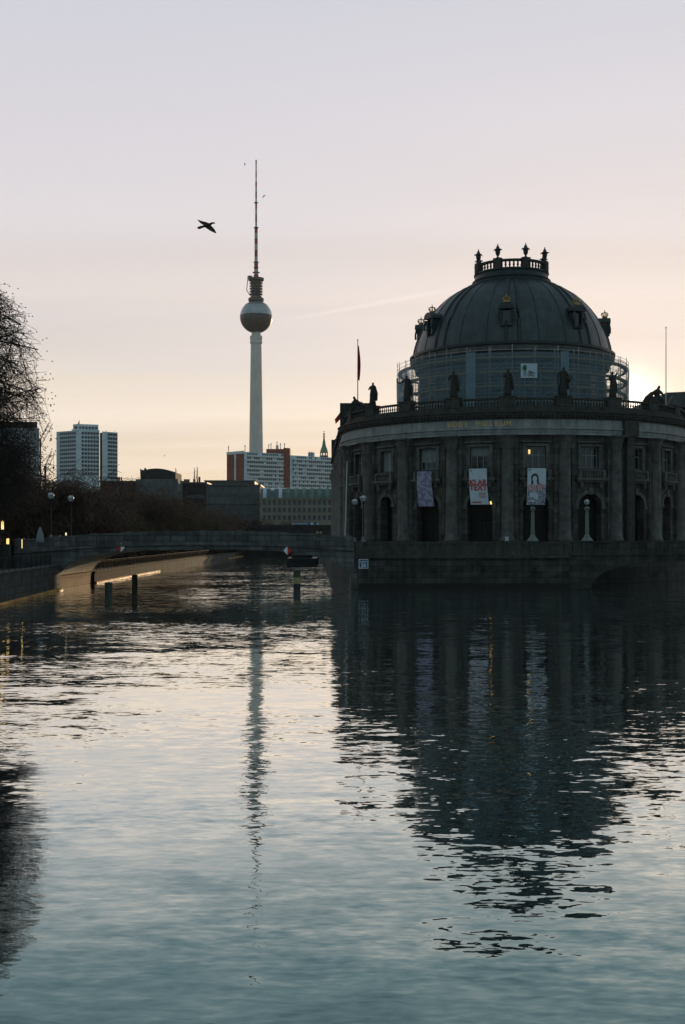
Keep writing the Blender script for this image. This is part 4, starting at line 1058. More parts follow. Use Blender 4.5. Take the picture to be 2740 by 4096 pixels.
def seated(flip=1, H=3.0):
    k = H; f = flip
    pts = [(0, 0, .42), (-.03*f, 0, .56), (-.07*f, 0, .70), (-.1*f, 0, .76), (-.13*f, -.01, .83), (-.15*f, -.02, .89)]
    rad = [.12, .1, .11, .045, .062, .04]; ed = [(i, i+1) for i in range(5)]
    for pl, rr in (([(-.2*f, -.12, .6), (-.26*f, -.1, .48)], [.045, .035]), ([(.12*f, .05, .6), (.2*f, .02, .45)], [.045, .035])):
        prev = 2
        for p, r in zip(pl, rr): pts.append(p); rad.append(r); ed.append((prev, len(pts)-1)); prev = len(pts)-1
    for s in (-1, 1):
        prev = 0
        for p, r in (((-.22*f, s*.07, .42), .075), ((-.25*f, s*.08, .15), .055), ((-.33*f, s*.08, .05), .04)):
            pts.append(p); rad.append(r); ed.append((prev, len(pts)-1)); prev = len(pts)-1
    V, Fc = skin_fig([(x*k, y*k, z*k) for x, y, z in pts], ed, [r*k for r in rad])
    b = MB(); b.add(V, Fc)
    w_ = lambda a, z: 1+.09*math.sin(a*6+z)+.06*math.sin(a*11)
    b.lathe((.05*k*f, 0, 0), [(0, .0), (.34*k, 0), (.36*k, .1*k), (.3*k, .25*k), (.2*k, .38*k), (.16*k, .46*k), (.1*k, .5*k)], 24, sy=.7, wob=w_)
    b.tube([(.1*k*f, .02*k, .62*k), (.3*k*f, .02*k, .42*k), (.45*k*f, .02*k, .2*k), (.5*k*f, 0, .04*k)], [.08*k, .11*k, .1*k, .06*k], 8)
    return b
q0 = at(1412, 0, 160); sg_ = put_statue(seated(1, 3.4), (q0.x+.6, 160, 21.5), R_(-15), 'seated robed statue bending forward on the left corner block of the museum')
b = MB(); b.box(q0.x-1.2, q0.x+2.2, 158.6, 161.6, ZT+2.71, 21.5); b.build('corner_block', M['sootstone'], mus)
q0 = at(2622, 0, 147); put_statue(seated(1, 3.5), (q0.x, 147, 21.2), R_(10), 'large seated robed statue at the right end of the parapet by the sunlit gap').scale = (-1, 1, 1)
b = MB(); b.box(q0.x-1.8, q0.x+1.9, 145.6, 148.4, ZT+2.71, 21.2); b.build('corner_block', M['sootstone'], mus)
q0 = at(1348, 0, 221); put_statue(seated(1, 2.6), (q0.x+.2, 220, 22.0), R_(-40), 'small distant seated statue on the far left wing of the museum')
b = MB(); b.box(q0.x-.9, q0.x+1.9, 219, 220.9, ZT+2.71, 22.0); b.build('corner_block', M['sootstone'], mus)

# flagpoles
def flagpole(px, ytop, ybot, D, flag, label):
    b0 = at(px, ybot, D); t0 = at(px-2, ytop, D); e = empty('flagpole', b0, label, 'flagpole', 'flagpoles on the museum roof')
    b = MB(); b.tube([(b0.x, D, ZT+2.5), (b0.x, D, t0.z)], [.09, .05], 6); b.ball((b0.x, D, t0.z+.08), .11, 6, 5); b.build('pole', M['pole'] if not flag else M['iron'], e)
    if flag:
        V = []; n = 10; zt2 = t0.z-.7; L_ = 5.2
        for i in range(n+1):
            v = i/n; wd = .12+.25*math.sin(v*PI*.9)
            for j in range(5):
                u = j/4; V.append((b0.x+.06+u*wd, D+.12*math.sin(u*9+v*5), zt2-L_*v-.15*u))
        Fc = [(i*5+j, i*5+j+1, (i+1)*5+j+1, (i+1)*5+j) for i in range(n) for j in range(4)]
        b = MB(); b.add(V, Fc); b.build('flag', M['cloth_red'], e, True)
flagpole(1431, 1362, 1600, 176, True, 'thin flagpole with a limp dark red flag left of the dome')
flagpole(2664, 1312, 1580, 168, False, 'bare flagpole at the right edge of the museum roof')
# small flag hanging out on left
q0 = at(1352, 1660, 221); e = empty('wall_flag', q0, 'small dark red flag hanging out from the far left wing', 'flag')
b = MB(); b.tube([(q0.x+1.6, 221, q0.z+2), (q0.x-.6, 221, q0.z-.9)], .05, 5); b.build('staff', M['iron'], e)
b = MB(); b.add([(q0.x+.8, 221, q0.z+.9), (q0.x-.6, 221, q0.z-.8), (q0.x-.45, 221.1, q0.z-1.7), (q0.x+.7, 221.1, q0.z-.5)], [(0, 1, 2, 3)]); b.build('cloth', M['cloth_red'], e)
# tall white flagpole in front of the museum's left corner
p = at(1379, 0, 139); e = empty('tall_mast', (p.x, 139, FL), 'tall pale mast standing before the left corner of the museum', 'mast')
b = MB(); b.tube([(p.x, 139, FL), (p.x+.28, 139, CH+(HY-1845)/F*139)], [.09, .06], 8); b.build('pole', M['white'], e); b = MB(); b.lathe((p.x, 139, FL), [(0, 0), (.3, 0), (.28, .2), (.12, .3)], 8); b.build('base', M['iron'], e)

# ------------------------------------------------------------------ TV tower
TD = 1140; S4 = TD/F; tx = (1024.5-CXP)/F*TD
tw = empty('television_tower', (tx, TD, 0), 'very tall concrete television tower with a steel sphere and a red and white mast', 'tower')
Z = lambda py: CH+(HY-py)*S4
b = MB(); prof = [(8.2, 0), (7.4, 20), (6.7, Z(1800)), (6.0, Z(1600)), (5.35, Z(1400)), (5.15, Z(1376))]
b.lathe((tx, TD, 0), prof, 40); b.build('shaft', M['tower'], tw, True)
b = MB(); b.lathe((tx, TD, 0), [(5.2, Z(1377)), (6.0, Z(1373)), (6.0, Z(1366)), (5.6, Z(1364)), (5.6, Z(1361)), (6.0, Z(1359)), (6.0, Z(1346)), (5.0, Z(1342)), (4.45, Z(1341))], 40); b.build('collar', M['tower'], tw)
b = MB(); b.lathe((tx, TD, 0), [(4.45, Z(1342)), (4.4, Z(1318))], 32); b.build('upper_shaft', M['tower'], tw, True)
# sphere
zc = Z(1268); rs = 15.7; b = MB(); pr = []
for i in range(0, 41):
    t = -PI/2+PI*i/40
    if abs(math.sin(t)) < .97: pr.append((rs*math.cos(t), zc+rs*math.sin(t)))
sp_lo = [p for p in pr if p[1] <= zc-2.6*1.0]; sp_hi = [p for p in pr if p[1] >= zc+.6]
b.lathe((tx, TD, 0), sp_hi, 48); sph = b.build('sphere', M['steel'], tw, False)
b = MB(); b.lathe((tx, TD, 0), [sp_lo[-1], (rs*.995, zc-2.0), (rs*.985, zc-1.9), (rs*.985, zc-.2), (rs*1.0, zc-.1), sp_hi[0]], 48); b.build('window_band', M['darksteel'], sph)
b = MB(); b.lathe((tx, TD, 0), sp_lo, 48); b.build('lower_shell', M['darksteel'], sph, False)
b = MB(); b.lathe((tx, TD, 0), [(10.9, zc+11.2), (11.1, zc+11.3), (10.9, zc+11.6)], 48); b.build('gutter', M['deck'], sph)
# neck with platforms
zk = lambda c: Z(620+.3072*c)
b = MB(); b.lathe((tx, TD, 0), [(4.6, zk(1950)), (4.4, zk(1640))], 24); b.build('neck', M['deck'], tw)
for c_ in list(range(1670, 1850, 36)):
    b = MB(); b.lathe((tx, TD, 0), [(4.4, zk(c_+8)), (6.2, zk(c_+6)), (6.3, zk(c_-3)), (4.4, zk(c_-3))], 24)
    for k in range(10):
        a = k*PI/5; b.tube([(tx+6.2*math.cos(a), TD+6.2*math.sin(a), zk(c_+8)), (tx+6.2*math.cos(a), TD+6.2*math.sin(a), zk(c_-28))], .12, 4)
    b.build('platform', M['deck'], tw)
b = MB(); b.lathe((tx, TD, 0), [(4.5, zk(1915)), (7.5, zk(1905)), (7.7, zk(1870)), (7.4, zk(1868)), (6.2, zk(1866)), (5.2, zk(1840)), (4.4, zk(1838))], 32); b.build('platform', M['deck'], tw)
b = MB(); b.lathe((tx, TD, 0), [(4.4, zk(1650)), (7.0, zk(1640)), (7.6, zk(1632)), (7.7, zk(1606)), (6.8, zk(1612)), (4.4, zk(1615))], 32); b.build('platform', M['deck'], tw)
b = MB(); u = lambda c: tx+(c-403)*.3072*S4
b.tube([(u(350), TD, zk(1590)), (u(290), TD, zk(1583))], .7, 5); b.box(u(305), u(350), TD-2, TD+2, zk(1610), zk(1575))
b.tube([(u(296), TD, zk(1590)), (u(280), TD, zk(1760)), (u(328), TD, zk(1835))], .4, 5); b.build('service_crane', M['deck'], tw)
# mast
bounds = [65, 120, 210, 290, 345, 420, 480, 560, 630, 700, 780, 880, 945, 1015, 1085, 1160, 1240, 1325, 1390, 1490, 1560, 1610]
rr = lambda c: (.62 if c < 345 else .78 if c < 640 else .9 if c < 945 else 1.5 if c < 1395 else 1.85 if c < 1530 else 2.3)*1.05
for i in range(len(bounds)-1):
    c0, c1 = bounds[i], bounds[i+1]; r = rr((c0+c1)/2)
    b = MB(); b.lathe((tx, TD, 0), [(0, zk(c1)), (r, zk(c1)), (r*.97, zk(c0)), (0, zk(c0))], 12); b.build('mast_section', M['red' if i % 2 == 0 else 'white'], tw)
for c_, r in ((620, 2.0), (945, 2.4), (1395, 2.7), (1530, 3.5), (1465, 2.4)):
    b = MB(); b.lathe((tx, TD, 0), [(0, zk(c_+5)), (r, zk(c_+5)), (r, zk(c_-2)), (0, zk(c_-2))], 16); b.build('mast_ring', M['deck'], tw)

# ------------------------------------------------------------------ far buildings
def add_windows(parent, spots, w, h, mt='farwin', proud=.06, name='window'):
    """spots: (x,y,z,rot) centre of each window; up to 100 as parts, rest merged"""
    b = MB(); b.box(-w/2, w/2, -proud, .0, -h/2, h/2)
    first = None; O = ORG[parent.name]
    for (x, y, z, r) in spots[:100]:
        if first is None:
            first = b.build(name, M[mt], None, org=(0, 0, 0)); o = first
        else: o = first.copy(); COL.objects.link(o)
        o.parent = parent; o.location = Vector((x, y, z))-O; o.rotation_euler = (0, 0, r)
    rest = spots[100:]
    if rest:
        b = MB()
        for (x, y, z, r) in rest:
            ca, sa = math.cos(r), math.sin(r); P8 = []
            for zz in (-h/2, h/2):
                for (u_, v_) in ((-w/2, -proud), (w/2, -proud), (w/2, 0), (-w/2, 0)): P8.append((x+u_*ca-v_*sa, y+u_*sa+v_*ca, z+zz))
            b.hexa(P8)
        o = b.build('windows', M[mt], parent); o['kind'] = 'stuff'

def facegrid(p0, p1, z0, z1, nx, nz, mx=.0):
    """window centres on the vertical face between plan points p0,p1 (left to right as seen)"""
    A, B = Vector((*p0, 0)), Vector((*p1, 0)); d = (B-A); L_ = d.length; d /= L_; r = math.atan2(d.y, d.x); nrm = Vector((d.y, -d.x, 0))
    out = []
    for j in range(nz):
        for i in range(nx):
            q = A+d*(mx+(L_-2*mx)*(i+.5)/nx)+nrm*.02; out.append((q.x, q.y, z1-(z1-z0)*(j+.5)/nz, r))
    return out, r

# residential high-rise
D = 600; s = D/F; X = lambda px: (px-CXP)*s; ZZ = lambda py: CH+(HY-py)*s
e = empty('residential_tower', (X(343), D, 2), 'pale blue grey high rise apartment block with a raised centre, behind the trees', 'building')
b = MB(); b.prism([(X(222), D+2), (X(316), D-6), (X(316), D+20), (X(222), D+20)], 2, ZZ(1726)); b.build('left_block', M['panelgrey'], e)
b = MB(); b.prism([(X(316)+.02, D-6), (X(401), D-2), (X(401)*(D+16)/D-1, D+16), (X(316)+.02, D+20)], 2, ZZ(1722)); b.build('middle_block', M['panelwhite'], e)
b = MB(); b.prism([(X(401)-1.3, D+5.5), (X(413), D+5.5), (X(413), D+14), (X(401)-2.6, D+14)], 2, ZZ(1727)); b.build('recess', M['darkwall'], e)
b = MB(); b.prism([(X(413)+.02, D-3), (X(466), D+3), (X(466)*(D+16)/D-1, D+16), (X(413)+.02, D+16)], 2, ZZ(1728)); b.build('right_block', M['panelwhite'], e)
b = MB(); b.prism([(X(293), D-.5), (X(316), D-3), (X(392), D+1), (X(392)*(D+14)/D-1, D+14), (X(293), D+16)], ZZ(1722)+.02, ZZ(1698)); b.prism([(X(285), D+1), (X(293)-.02, D), (X(293)-.02, D+16), (X(285), D+16)], ZZ(1722)+.02, ZZ(1720)+.4); b.build('roof_storey', M['panelwhite'], e)
b = MB()
for px, h_ in ((303, 1.6), (306, 2.6), (415, 1.2), (450, 1)): b.tube([(X(px), D+6, ZZ(1722)), (X(px), D+6, ZZ(1698)+h_ if px < 400 else ZZ(1728)+h_)], .2, 4)
b.build('antenna', M['iron'], e)
w1, r1 = facegrid((X(238), D+.65), (X(314), D-5.8), ZZ(1905), ZZ(1728), 8, 11); w2, r2 = facegrid((X(334), D-5.15), (X(399), D-2.1), ZZ(1905), ZZ(1728), 6, 11)
w3, r3 = facegrid((X(432), D-1.0), (X(465), D+2.8), ZZ(1935), ZZ(1730), 4, 13); w4, _ = facegrid((X(300), D-1.3), (X(314), D-2.75), ZZ(1722), ZZ(1702), 2, 1)
w5, _ = facegrid((X(318), D-2.8), (X(390), D+.8), ZZ(1722), ZZ(1702), 6, 1)
add_windows(e, w2+w3+w1+w4+w5, 1.15, 1.3)

# curtain wall tower behind the plane tree
D = 430; s = D/F
e = empty('office_tower', (X(60), D, 2), 'glazed office tower with a dark crown storey behind the plane tree branches', 'building')
b = MB(); b.prism([(X(-120), D), (X(157), D), (X(157)*(D+14)/D-1, D+14), (X(-120), D+14)], 2, ZZ(1712)); b.build('body', M['panelgrey'], e)
b = MB(); b.prism([(X(-110), D+.8), (X(147), D+.8), (X(147)*(D+12)/D-1, D+12), (X(-110), D+12)], ZZ(1712)+.02, ZZ(1686)); b.build('crown_storey', M['darkwall'], e)
w1, _ = facegrid((X(50), D), (X(155), D), ZZ(1905), ZZ(1716), 14, 9)
w2, _ = facegrid((X(-110), D), (X(30), D), ZZ(1905), ZZ(1716), 10, 9)
add_windows(e, w1+w2, .48, 1.5)
b = MB()
for i in range(30): xx = X(48)+(X(157)-X(48))*i/29; b.box(xx-.08, xx+.08, D-.25, D-.003, 2, ZZ(1712))
b.build('fins', M['white'], e)

# tower cranes
def crane(px0, py0, px1, py1, D, label):
    e = empty('tower_crane', (*at(px0, py0, D).xy, 2), label, 'crane', 'construction cranes on the skyline')
    A = at(px0, py0, D); B = at(px1, py1, D); d = (B-A).normalized(); n_ = Vector((0, 1, 0)).cross(d).normalized()
    b = MB(); w = 1.1
    c_ = [A+n_*w, A-n_*w+Vector((0, 1, 0)), A-n_*w-Vector((0, 1, 0))]; L_ = (B-A).length
    for q in c_: b.tube([q, q+d*L_], .17, 3)
    k = 0
    while k < L_-2.5:
        for i in range(3):
            b.tube([c_[i]+d*k, c_[(i+1) % 3]+d*(k+2.5)], .1, 3)
        k += 2.5
    b.build('jib', M['iron'], e)
    b = MB(); b.tube([(A.x, A.y, 2), (A.x, A.y, A.z+3)], .7, 4); b.build('mast', M['iron'], e)
    b = MB(); b.tube([B, B-Vector((0, 0, 9))], .12, 3); b.box(B.x-.4, B.x+.4, B.y-.4, B.y+.4, B.z-10.5, B.z-9); b.build('hook', M['iron'], e)
crane(160, 1775, 204, 1692, 700, 'upper luffing crane jib rising between the two high rise buildings')
crane(181, 1882, 214, 1806, 700, 'lower luffing crane jib close to the left edge of the apartment high rise')

# slab block with red gables
e = empty('slab_apartment_block', at(1120, 2100, 820), 'long prefabricated apartment slab with brick red gables and pale balcony rows below the television tower', 'building')
def slabline(px, D): return ((px-CXP)/F*D, D)
K0 = slabline(976, 800); K1 = slabline(1134, 820); K2 = slabline(1160, 823); K3 = slabline(1340, 848); G0 = slabline(907, 816)
t1 = CH+(HY-1810)/F*800; t2 = CH+(HY-1819)/F*825
b = MB(); b.prism([G0, K0, (K0[0]+2, K0[1]+25), (G0[0]+2, G0[1]+25)], 2, t1-.6); b.build('gable_wall', M['redpanel'], e)
b = MB(); b.prism([(G0[0]-.2, G0[1]-.2), (K0[0], K0[1]-.4), (K0[0]+2, K0[1]+25), (G0[0]+2, G0[1]+25)], t1-.59, t1+1.3); 
gm = ((G0[0]+K0[0])/2, (G0[1]+K0[1])/2); b.obox((gm[0], gm[1]-.35, 2), 1.4, .5, t1-2.7, -.3); b.build('gable_trim', M['panelwhite'], e)
b = MB(); b.prism([(K0[0]+.02, K0[1]), K1, (K1[0], K1[1]+14), (K0[0]+.02, K0[1]+24)], 2, t1+.5); b.build('front_wall', M['panelwhite'], e)
b = MB(); b.prism([(K1[0]+.02, K1[1]-1), (K2[0], K2[1]-1), (K2[0], K2[1]+14), (K1[0]+.02, K1[1]+14)], 2, CH+(HY-1792)/F*821); b.prism([(slabline(1065, 830)), (K1[0], 830), (K1[0], 845), slabline(1065, 845)], t1-5, CH+(HY-1792)/F*821); b.build('stair_tower', M['redpanel'], e)
b = MB(); b.prism([(K2[0]+.02, K2[1]), K3, (K3[0], K3[1]+14), (K2[0]+.02, K2[1]+14)], 2, t2-.5); b.build('front_wall', M['panelwhite'], e)
WS = []
def bands(Pa, Pb, ztop, px0off, n=9, dz=2.85):
    A, B = Vector((*Pa, 0)), Vector((*Pb, 0)); d = (B-A).normalized(); L_ = (B-A).length; nrm = Vector((d.y, -d.x, 0))
    for j in range(n):
        z = ztop-dz*(j+1)+.25
        b = MB(); a0 = A+d*px0off; a1 = B-d*.6
        b.hexa([tuple((a0+nrm*1.2)+Vector((0, 0, z))), tuple((a1+nrm*1.2)+Vector((0, 0, z))), tuple(a1+nrm*.01+Vector((0, 0, z))), tuple(a0+nrm*.01+Vector((0, 0, z))),
                tuple((a0+nrm*1.2)+Vector((0, 0, z+1.1))), tuple((a1+nrm*1.2)+Vector((0, 0, z+1.1))), tuple(a1+nrm*.01+Vector((0, 0, z+1.1))), tuple(a0+nrm*.01+Vector((0, 0, z+1.1)))])
        b.build('balcony_row', M['balcony'], e)
        rw, _ = facegrid((a0.x, a0.y), (a1.x, a1.y), z+1.15, z+2.7, int(L_/1.9), 1)
        WS.extend([q for q in rw if random.random() < .75])
bands(K0, K1, t1, 2.4); bands(K2, K3, t2-1, 2.0); add_windows(e, WS, 1.25, 1.3)
b = MB()
for px, py, D_ in ((914, 1783, 815), (980, 1779, 810), (1075, 1776, 835), (1084, 1772, 835), (1108, 1766, 835), (1122, 1772, 835), (1138, 1772, 835), (1238, 1806, 835), (1247, 1806, 835)):
    q0 = at(px, py, D_); b.tube([(q0.x, D_, t1-2), (q0.x, D_, q0.z)], .22, 4); b.tube([(q0.x-.6, D_, q0.z-1), (q0.x+.6, D_, q0.z-1)], .12, 4)
b.build('antenna', M['iron'], e)
q0 = at(1232, 1811, 836); b = MB(); b.box(q0.x, q0.x+4.6, 836, 842, t2-1, q0.z+.2); q1 = at(1103, 1781, 832); b.box(q1.x, q1.x+2, 832, 835, t1, q1.z); b.build('roof_box', M['panelwhite'], e)

# church spire
D = 900; s = D/F; xx = X(1296); e = empty('church_spire', (xx, D, 20), 'slender green copper church spire with an open lantern between the slab block and the museum', 'church')
b = MB(); b.lathe((xx, D, 0), [(3.2, 2), (3.0, ZZ(1830)), (3.3, ZZ(1826)), (3.0, ZZ(1822))], 8); b.build('tower', M['greywall'], e)
b = MB()
for k in range(8):
    a = k*PI/4+PI/8; b.tube([(xx+2.75*math.cos(a), D+2.75*math.sin(a), ZZ(1824)), (xx+2.7*math.cos(a), D+2.7*math.sin(a), ZZ(1808))], .42, 4)
b.build('lantern', M['verdigris'], e)
b = MB(); b.lathe((xx, D, 0), [(3.2, ZZ(1811)), (3.0, ZZ(1807)), (2.5, ZZ(1797)), (1.7, ZZ(1787)), (1.35, ZZ(1781)), (1.05, ZZ(1768)), (.55, ZZ(1753)), (.4, ZZ(1748)), (.95, ZZ(1746)), (.5, ZZ(1743)), (.3, ZZ(1740)), (.75, ZZ(1737)), (.6, ZZ(1734)), (.15, ZZ(1731)), (.12, ZZ(1727))], 8); b.build('spire', M['verdigris'], e)
b = MB(); b.box(xx-.15, xx+.15, D-.1, D+.1, ZZ(1731), ZZ(1722)); b.box(xx-.8, xx+.8, D-.1, D+.1, ZZ(1727.5), ZZ(1726)); b.build('cross', M['gilt'], e)

# block with curved glass roof
D = 380; s = D/F; e = empty('glass_roofed_building', (X(1180), D, 2), 'ochre building with a curved green glass roof left of the museum', 'building')
x0, x1 = X(1040), X(1335); ze = ZZ(1992); zr = ZZ(1950)
b = MB(); b.box(x0, x1, D, D+22, 2, ze); b.build('wall', M['ochre'], e)
def rp_(t): return (D+.3+3.6*(1-math.cos(t)), ze+(zr-ze)*math.sin(t))
n = 8
b = MB()
for i in range(n):
    t0, t1_ = PI/2*i/n, PI/2*(i+1)/n; (y0, z0), (y1, z1) = rp_(t0), rp_(t1_)
    b.add([(x0, y0, z0+.01), (x1, y0, z0+.01), (x1, y1, z1+.01), (x0, y1, z1+.01)], [(0, 1, 2, 3)])
b.add([(x0, D+3.9, zr), (x1, D+3.9, zr), (x1, D+22, zr), (x0, D+22, zr)], [(0, 1, 2, 3)])
b.xprism([(x0, ze), (x0+.1, ze), (x0+.1, zr), (x0, zr)], D+1.5, D+22)
rf = b.build('roof', M['roofglass'], e)
for k in range(9):
    xa = x0+.9+k*(x1-x0-1)/9; w_ = 1.15; b = MB(); up = 8 if k != 1 else 8; lo = 0 if k != 1 else 4
    for i in range(lo, up):
        t0, t1_ = PI/2*i/n, PI/2*(i+1)/n; (y0, z0), (y1, z1) = rp_(t0), rp_(t1_)
        b.add([(xa, y0-.08, z0+.09), (xa+w_, y0-.08, z0+.09), (xa+w_, y1-.08, z1+.09), (xa, y1-.08, z1+.09)], [(0, 1, 2, 3)])
    b.build('roof_panel', M['roofpale'] if k < 3 else M['verdigris'], rf)
w1, _ = facegrid((x0+.6, D), (x1-.6, D), ZZ(2085), ZZ(1995), 14, 3)
add_windows(e, w1, .95, 1.5)
b = MB(); b.box(x0-.1, x1+.1, D-.25, D-.003, ze-.3, ze-.003); b.build('eaves', M['ochre'], e)

# grey office blocks
def block(px0, px1, ptop, D, dep, mt, label, name, rows, cols, ww, wh, roofmt='roof', base=2115):
    global s
    s = D/F; e = empty(name, ((px0-CXP)*s, D, 2), label, 'building')
    zt3 = CH+(HY-ptop)*s; xa, xb = (px0-CXP)*s, (px1-CXP)*s
    b = MB(); b.box(xa, xb, D, D+dep, 2, zt3); b.build('wall', M[mt], e)
    b = MB(); b.box(xa-.3, xb+.3, D-.35, D+dep+.3, zt3+.003, zt3+.5); b.build('roof', M[roofmt], e)
    if rows:
        w_, _ = facegrid((xa+.5, D), (xb-.5, D), CH+(HY-base)*s, zt3-.8, cols, rows); add_windows(e, w_, ww, wh)
    return e, xa, xb, zt3
e, xa, xb, zt3 = block(826, 1040, 1944, 400, 20, 'greywall', 'long grey office block with window bands between the trees and the glass roofed building', 'office_block', 3, 18, .85, 1.3)
for zz in (zt3-3.1, zt3-6.2): b = MB(); b.box(xa-.1, xb+.1, 399.7, 399.997, zz, zz+.45); b.build('string_band', M['stone'], e)
b = MB(); b.box(xa+1.5, xb-2, 403, 418, zt3+.5, zt3+1.9); b.build('upper_storey', M['roof'], e); b = MB(); b.box(xa+1.2, xb-1.7, 402.9, 418.1, zt3+1.903, zt3+2.1); b.build('parapet', M['greywall'], e)
e, xa, xb, zt3 = block(700, 826, 1934, 430, 20, 'darkwall', 'low dark block with a chimney cluster on its roof behind the bridge', 'low_block', 2, 8, 1.1, 1.2)
for px in (738, 746, 754, 775, 797): b = MB(); q0 = at(px, 1920, 432); b.box(q0.x-.25, q0.x+.35, 432, 433, zt3+.5, q0.z+(.3 if px < 790 else 1.2)); b.build('chimney', M['darkwall'], e)
e, xa, xb, zt3 = block(820, 905, 1926, 470, 15, 'redpanel', 'low red roofed block left of the apartment slab', 'low_block', 0, 0, 1, 1)
e, xa, xb, zt3 = block(400, 560, 1928, 460, 20, 'darkwall', 'dark low roofline between the apartment tower and the barrel roofed hall', 'low_block', 0, 0, 1, 1)
for px in (471, 477, 485): b = MB(); q0 = at(px, 1914, 461); b.box(q0.x-.2, q0.x+.2, 461, 462, zt3+.503, q0.z+.6); b.build('chimney', M['darkwall'], e)
# barrel roofed hall
D = 420; s = D/F; e = empty('barrel_roofed_hall', (X(630), D, 2), 'dark hall with a shallow barrel roof above the bare trees', 'building')
b = MB(); b.box(X(548), X(716), D-3, D+18, 2, ZZ(1918)); b.build('lower_wall', M['greywall'], e)
pts = [(X(562), ZZ(1918)+.02), (X(702), ZZ(1918)+.02), (X(702), ZZ(1889))]
for i in range(9):
    t = i/8; pts.append((X(702)+(X(566)-X(702))*t, ZZ(1889)+(ZZ(1882)-ZZ(1889))*t+1.05*math.sin(PI*t)))
pts.append((X(562), ZZ(1876))); pts.append((X(560), ZZ(1876)))
b = MB(); b.xprism(pts, D, D+16); b.build('barrel_roof', M['darkwall'], e)
b = MB(); b.lathe((X(577), D+2, 0), [(0, ZZ(1885)), (.3, ZZ(1885)), (.45, ZZ(1875)), (.2, ZZ(1871)), (0, ZZ(1870))], 8); b.build('vent', M['iron'], e)

# railway viaduct closing the channel
D = 332; s = D/F; e = empty('railway_viaduct', (X(900), D, 2), 'dark railway viaduct crossing the river behind the arch bridge', 'viaduct')
b = MB(); b.box(X(500), X(1345), D, D+9, 5.4, ZZ(2112)); b.box(X(500), X(1345), D-.3, D+9.3, ZZ(2112)+.003, ZZ(2104)); b.build('girder', M['darkwall'], e)
for px in (560, 700, 840, 960, 1320): b = MB(); b.box(X(px)-1.2, X(px)+1.2, D+.5, D+8.5, -1, 5.397); b.build('pier', M['quay'], e)
b = MB(); b.box(X(560), X(1345), D+2, D+8, ZZ(2104)+.003, ZZ(2099)); b.build('track', M['darkwall'], e)
q0 = at(1220, 2095, 331); e = empty('viaduct_sign', q0, 'long pale blue lettered sign on the railway viaduct', 'sign')
b = MB(); b.box(q0.x-3.3, q0.x+3.3, 331, 331.15, q0.z-.35, q0.z+.4); b.build('panel', M['signblue'], e)
b = MB()
for i in range(14): b.box(q0.x-3.0+i*.28, q0.x-3.0+i*.28+.18, 330.96, 330.998, q0.z-.16, q0.z+.22)
b.box(q0.x+1.5, q0.x+2.4, 330.96, 330.998, q0.z-.3, q0.z+.36); b.box(q0.x-3.6, q0.x-3.32, 331, 331.1, q0.z-.3, q0.z+.3); b.box(q0.x+3.32, q0.x+3.8, 331, 331.1, q0.z-.3, q0.z+.3); b.build('print', M['roofpale'], e)
for k, px in enumerate((1269, 1283)):
    q0 = at(px, 2130, 331.6); e = empty('channel_marker', q0, ('left' if k == 0 else 'right')+' one of the two yellow diamond channel marks under the viaduct', 'sign', 'yellow channel marks on the viaduct')
    b = MB(); r = .5; b.xprism([(q0.x, q0.z-r), (q0.x+r, q0.z), (q0.x, q0.z+r), (q0.x-r, q0.z)], 331.5, 331.6); b.build('panel', M['yellow'], e)

# folded parasol, bollard lamp and small lit sign on the left bank terrace
p = at(160, 0, 112); e = empty('folded_parasol', (p.x, 112, 4), 'pale folded parasol on the left bank terrace left of the lamps', 'parasol')
b = MB(); b.tube([(p.x, 112, 4), (p.x, 112, 6.3)], .03, 6); b.build('pole', M['iron'], e)
b = MB(); b.lathe((p.x, 112, 0), [(0, 6.35), (.1, 6.2), (.28, 5.6), (.34, 5.0), (.3, 4.75), (0, 4.8)][::-1], 14, wob=lambda a, z: 1+.15*math.cos(7*a)); b.build('canvas', M['cloth_pale'], e, True)
for px, py, w_, h_, D_, lab in ((10, 2100, .2, .75, 100, 'tall lit yellow lantern box at the left frame edge'), (31, 2165, .22, .5, 104, 'small lit yellow lamp low on the left terrace'), (88, 2175, .07, .8, 106, 'thin lit light strip post on the left terrace'), (264, 2136, .14, .28, 121, 'small lit pale lamp between the two left bridge lamps')):
    q0 = at(px, py, D_); e = empty('terrace_lamp', q0, lab, 'lamp')
    b = MB(); b.obox((q0.x, q0.y, q0.z-h_/2), w_, w_, h_, .2); b.build('light', M['lamplit' if px < 200 else 'lampwhite'], e)
    b = MB(); b.tube([(q0.x, q0.y, 3.9), (q0.x, q0.y, q0.z-h_/2-.003)], .04, 5); b.obox((q0.x, q0.y, q0.z+h_/2+.003), w_*1.3, w_*1.3, .05, .2); b.build('post', M['iron'], e)

